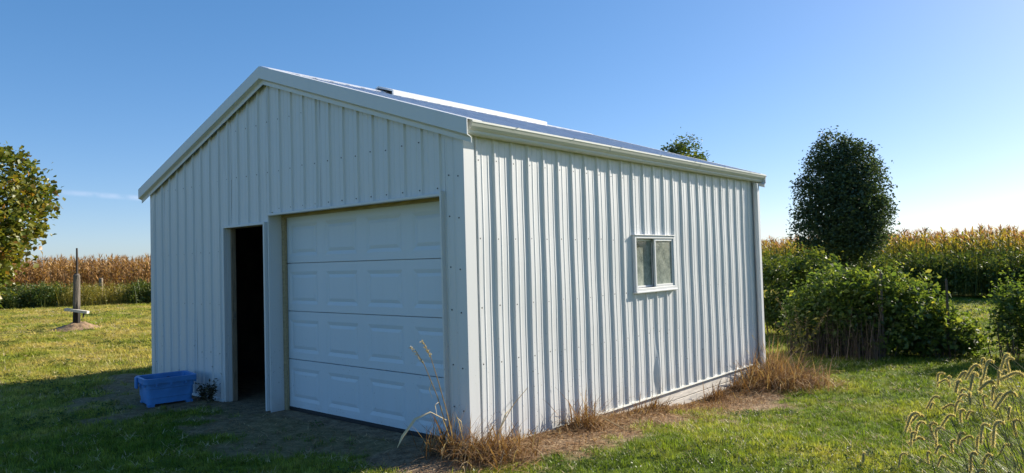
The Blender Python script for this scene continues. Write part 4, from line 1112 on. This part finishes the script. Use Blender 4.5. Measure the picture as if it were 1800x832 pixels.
# weedy margin in front of the corn
def clump_template(seed, n, size, w, h, up=.3, droop=.2, spiky=False):
    r = np.random.default_rng(seed)
    tw, pts, sh_ = crown_points((w, w, h * .55), max(10, n // 9), 9, r, .09, 6, .25, .4)
    pts = pts + np.array([0, 0, h * .5]); ok = pts[:, 2] > 0; pts, sh_ = pts[ok], sh_[ok]
    V, F = leaves(pts, size, r, up, .5 if not spiky else .3, droop); parts = [(V, F, np.repeat(np.clip(sh_ * .6 + r.uniform(0, .4, len(pts)), 0, 1), 4))]
    m_ = 26
    V, F, sid, s = ribbons(np.column_stack([r.normal(size=m_) * w * .5, r.normal(size=m_) * w * .5, np.zeros(m_)]), r.uniform(0, 6.28, m_), r.uniform(.6, 1.15, m_) * h, np.full(m_, .018), r.uniform(0, .25, m_), r.uniform(0, .5, m_), 3)
    parts.append((V, F, r.uniform(.2, 1, m_)[sid]))
    V, F, T = merge(parts); return np_mesh('margin_clump', V, F, T)
tm = [(clump_template(400 + k, 420, .11, .5, 1.35), M['leaf_weed']) for k in range(4)] + [(clump_template(410 + k, 420, .085, .5, 1.25, .2, -.3, True), M['leaf_yellow']) for k in range(3)]
P_ = np.concatenate([along_line(d, .42, r, .15) for d in (-.25, .3, .85, 1.4)]); N = len(P_)
yel = (P_[:, 2] == 1) & (vnoise(P_[:, 0] * .5, P_[:, 1] * .42 + .3, 12) > .45)
yel = ((P_[:, 2] < 2) & (P_[:, 1] > 7.2) & (P_[:, 1] < 9.6)) | ((P_[:, 2] < 2) & (P_[:, 1] > 12) & yel)
pick = np.where(yel, 4 + r.integers(3, size=N), r.integers(4, size=N))
sz = np.where(P_[:, 2] == 2, r.uniform(.9, 1.25, N), r.uniform(.75, 1.05, N))
mg = instance_stuff('weed_margin', np.column_stack([P_[:, :2], np.full(N, -.12)]), np.column_stack([np.zeros(N), np.zeros(N), r.uniform(0, 6.28, N)]), np.column_stack([sz] * 3), pick, tm)
tag(mg, 'band of green and yellow weeds along the front of the corn', 'weeds', kind='stuff')

# ------------------------------------------------------------------ lawn grass
def tuft(seed, n=10, sp=.024, L=(.022, .065), w=(.003, .0060)):
    r = np.random.default_rng(seed)
    V, F, sid, s = ribbons(np.column_stack([r.normal(size=(n, 2)) * sp, np.full(n, -.006)]), r.uniform(0, 6.28, n), r.uniform(*L, n), r.uniform(*w, n), r.uniform(.05, .7, n), r.uniform(.0, 1.1, n), 2)
    return np_mesh('tuft', V, F, np.clip(.35 + r.uniform(-.25, .25, n)[sid] + .3 * s, 0, 1))
def rosette(seed):
    r = np.random.default_rng(seed); n = 16
    c = np.column_stack([r.normal(size=(n, 2)) * .03, r.uniform(.008, .028, n)])
    V, F = leaves(c, .017, r, 1.6, .7, 0); return np_mesh('rosette', V, F, np.repeat(r.uniform(0, .7, n), 4))
def thatch(seed):
    r = np.random.default_rng(seed); n = 9
    V, F, sid, s = ribbons(np.column_stack([r.normal(size=(n, 2)) * .03, np.full(n, .006)]), r.uniform(0, 6.28, n), r.uniform(.03, .08, n), r.uniform(.003, .006, n), r.uniform(.6, 1.3, n), r.uniform(.1, .6, n), 2)
    V[:, 2] = np.maximum(V[:, 2], .004); return np_mesh('thatch', V, F, r.uniform(.35, 1, n)[sid])
tm = [(tuft(500 + k), M['lawn']) for k in range(7)] + [(rosette(510), M['leaf_weed']), (rosette(511), M['leaf_weed']), (thatch(512), M['pale_straw']), (thatch(513), M['straw'])]
r = np.random.default_rng(9); PP = []; SS = []
for r0_, r1_, dens, sc in ((1.6, 6.5, 620, 1.0), (6.5, 9.5, 420, 1.15), (9.5, 14, 230, 1.5), (14, 22, 95, 2.2), (22, 42, 30, 3.4)):
    span = R(112); area = .5 * span * (r1_ ** 2 - r0_ ** 2); n = int(area * dens)
    rr_ = np.sqrt(r.uniform(r0_ ** 2, r1_ ** 2, n)); a = R(90) + .7127 + r.uniform(-span / 2, span / 2, n)
    x = CAM.x + rr_ * np.cos(a); y = CAM.y + rr_ * np.sin(a)
    keep = ~((x > X0S - .02) & (x < X1S + .03) & (y > -.03) & (y < Y1S + .02))
    keep &= r.uniform(size=n) > soil_mask(x, y) * 1.3 - .07
    # stay on the lawn side of the field edge
    keep &= (y < 26.4 - .28 * (x + .0) + .6) & (x > -33.9 + .51 * (y - 7) - .8)
    x, y = x[keep], y[keep]
    PP.append(np.column_stack([x, y, ground_z(x, y)]))
    hgt = (.75 + .6 * vnoise(x * 1.3, y * 1.3, 15)) * r.uniform(.75, 1.25, len(x))
    SS.append(np.column_stack([np.full(len(x), sc), np.full(len(x), sc), hgt * (1 + .25 * (sc - 1))]))
PP = np.concatenate(PP); SS = np.concatenate(SS); N = len(PP)
pick = r.integers(7, size=N); u = r.uniform(size=N); cl = vnoise(PP[:, 0] * 1.1, PP[:, 1] * 1.1, 21)
pick = np.where((u < .16) & (cl > .64), 7 + r.integers(2, size=N), pick)
pick = np.where(u > .965 - .05 * (cl < .3), 9 + r.integers(2, size=N), pick)
lw = instance_stuff('lawn_grass', PP, np.column_stack([r.normal(size=N) * .1, r.normal(size=N) * .1, r.uniform(0, 6.28, N)]), SS, pick, tm)
tag(lw, 'short mown lawn grass around the shed', 'grass', kind='stuff')
print('lawn tufts', N, 'corn', len(C))
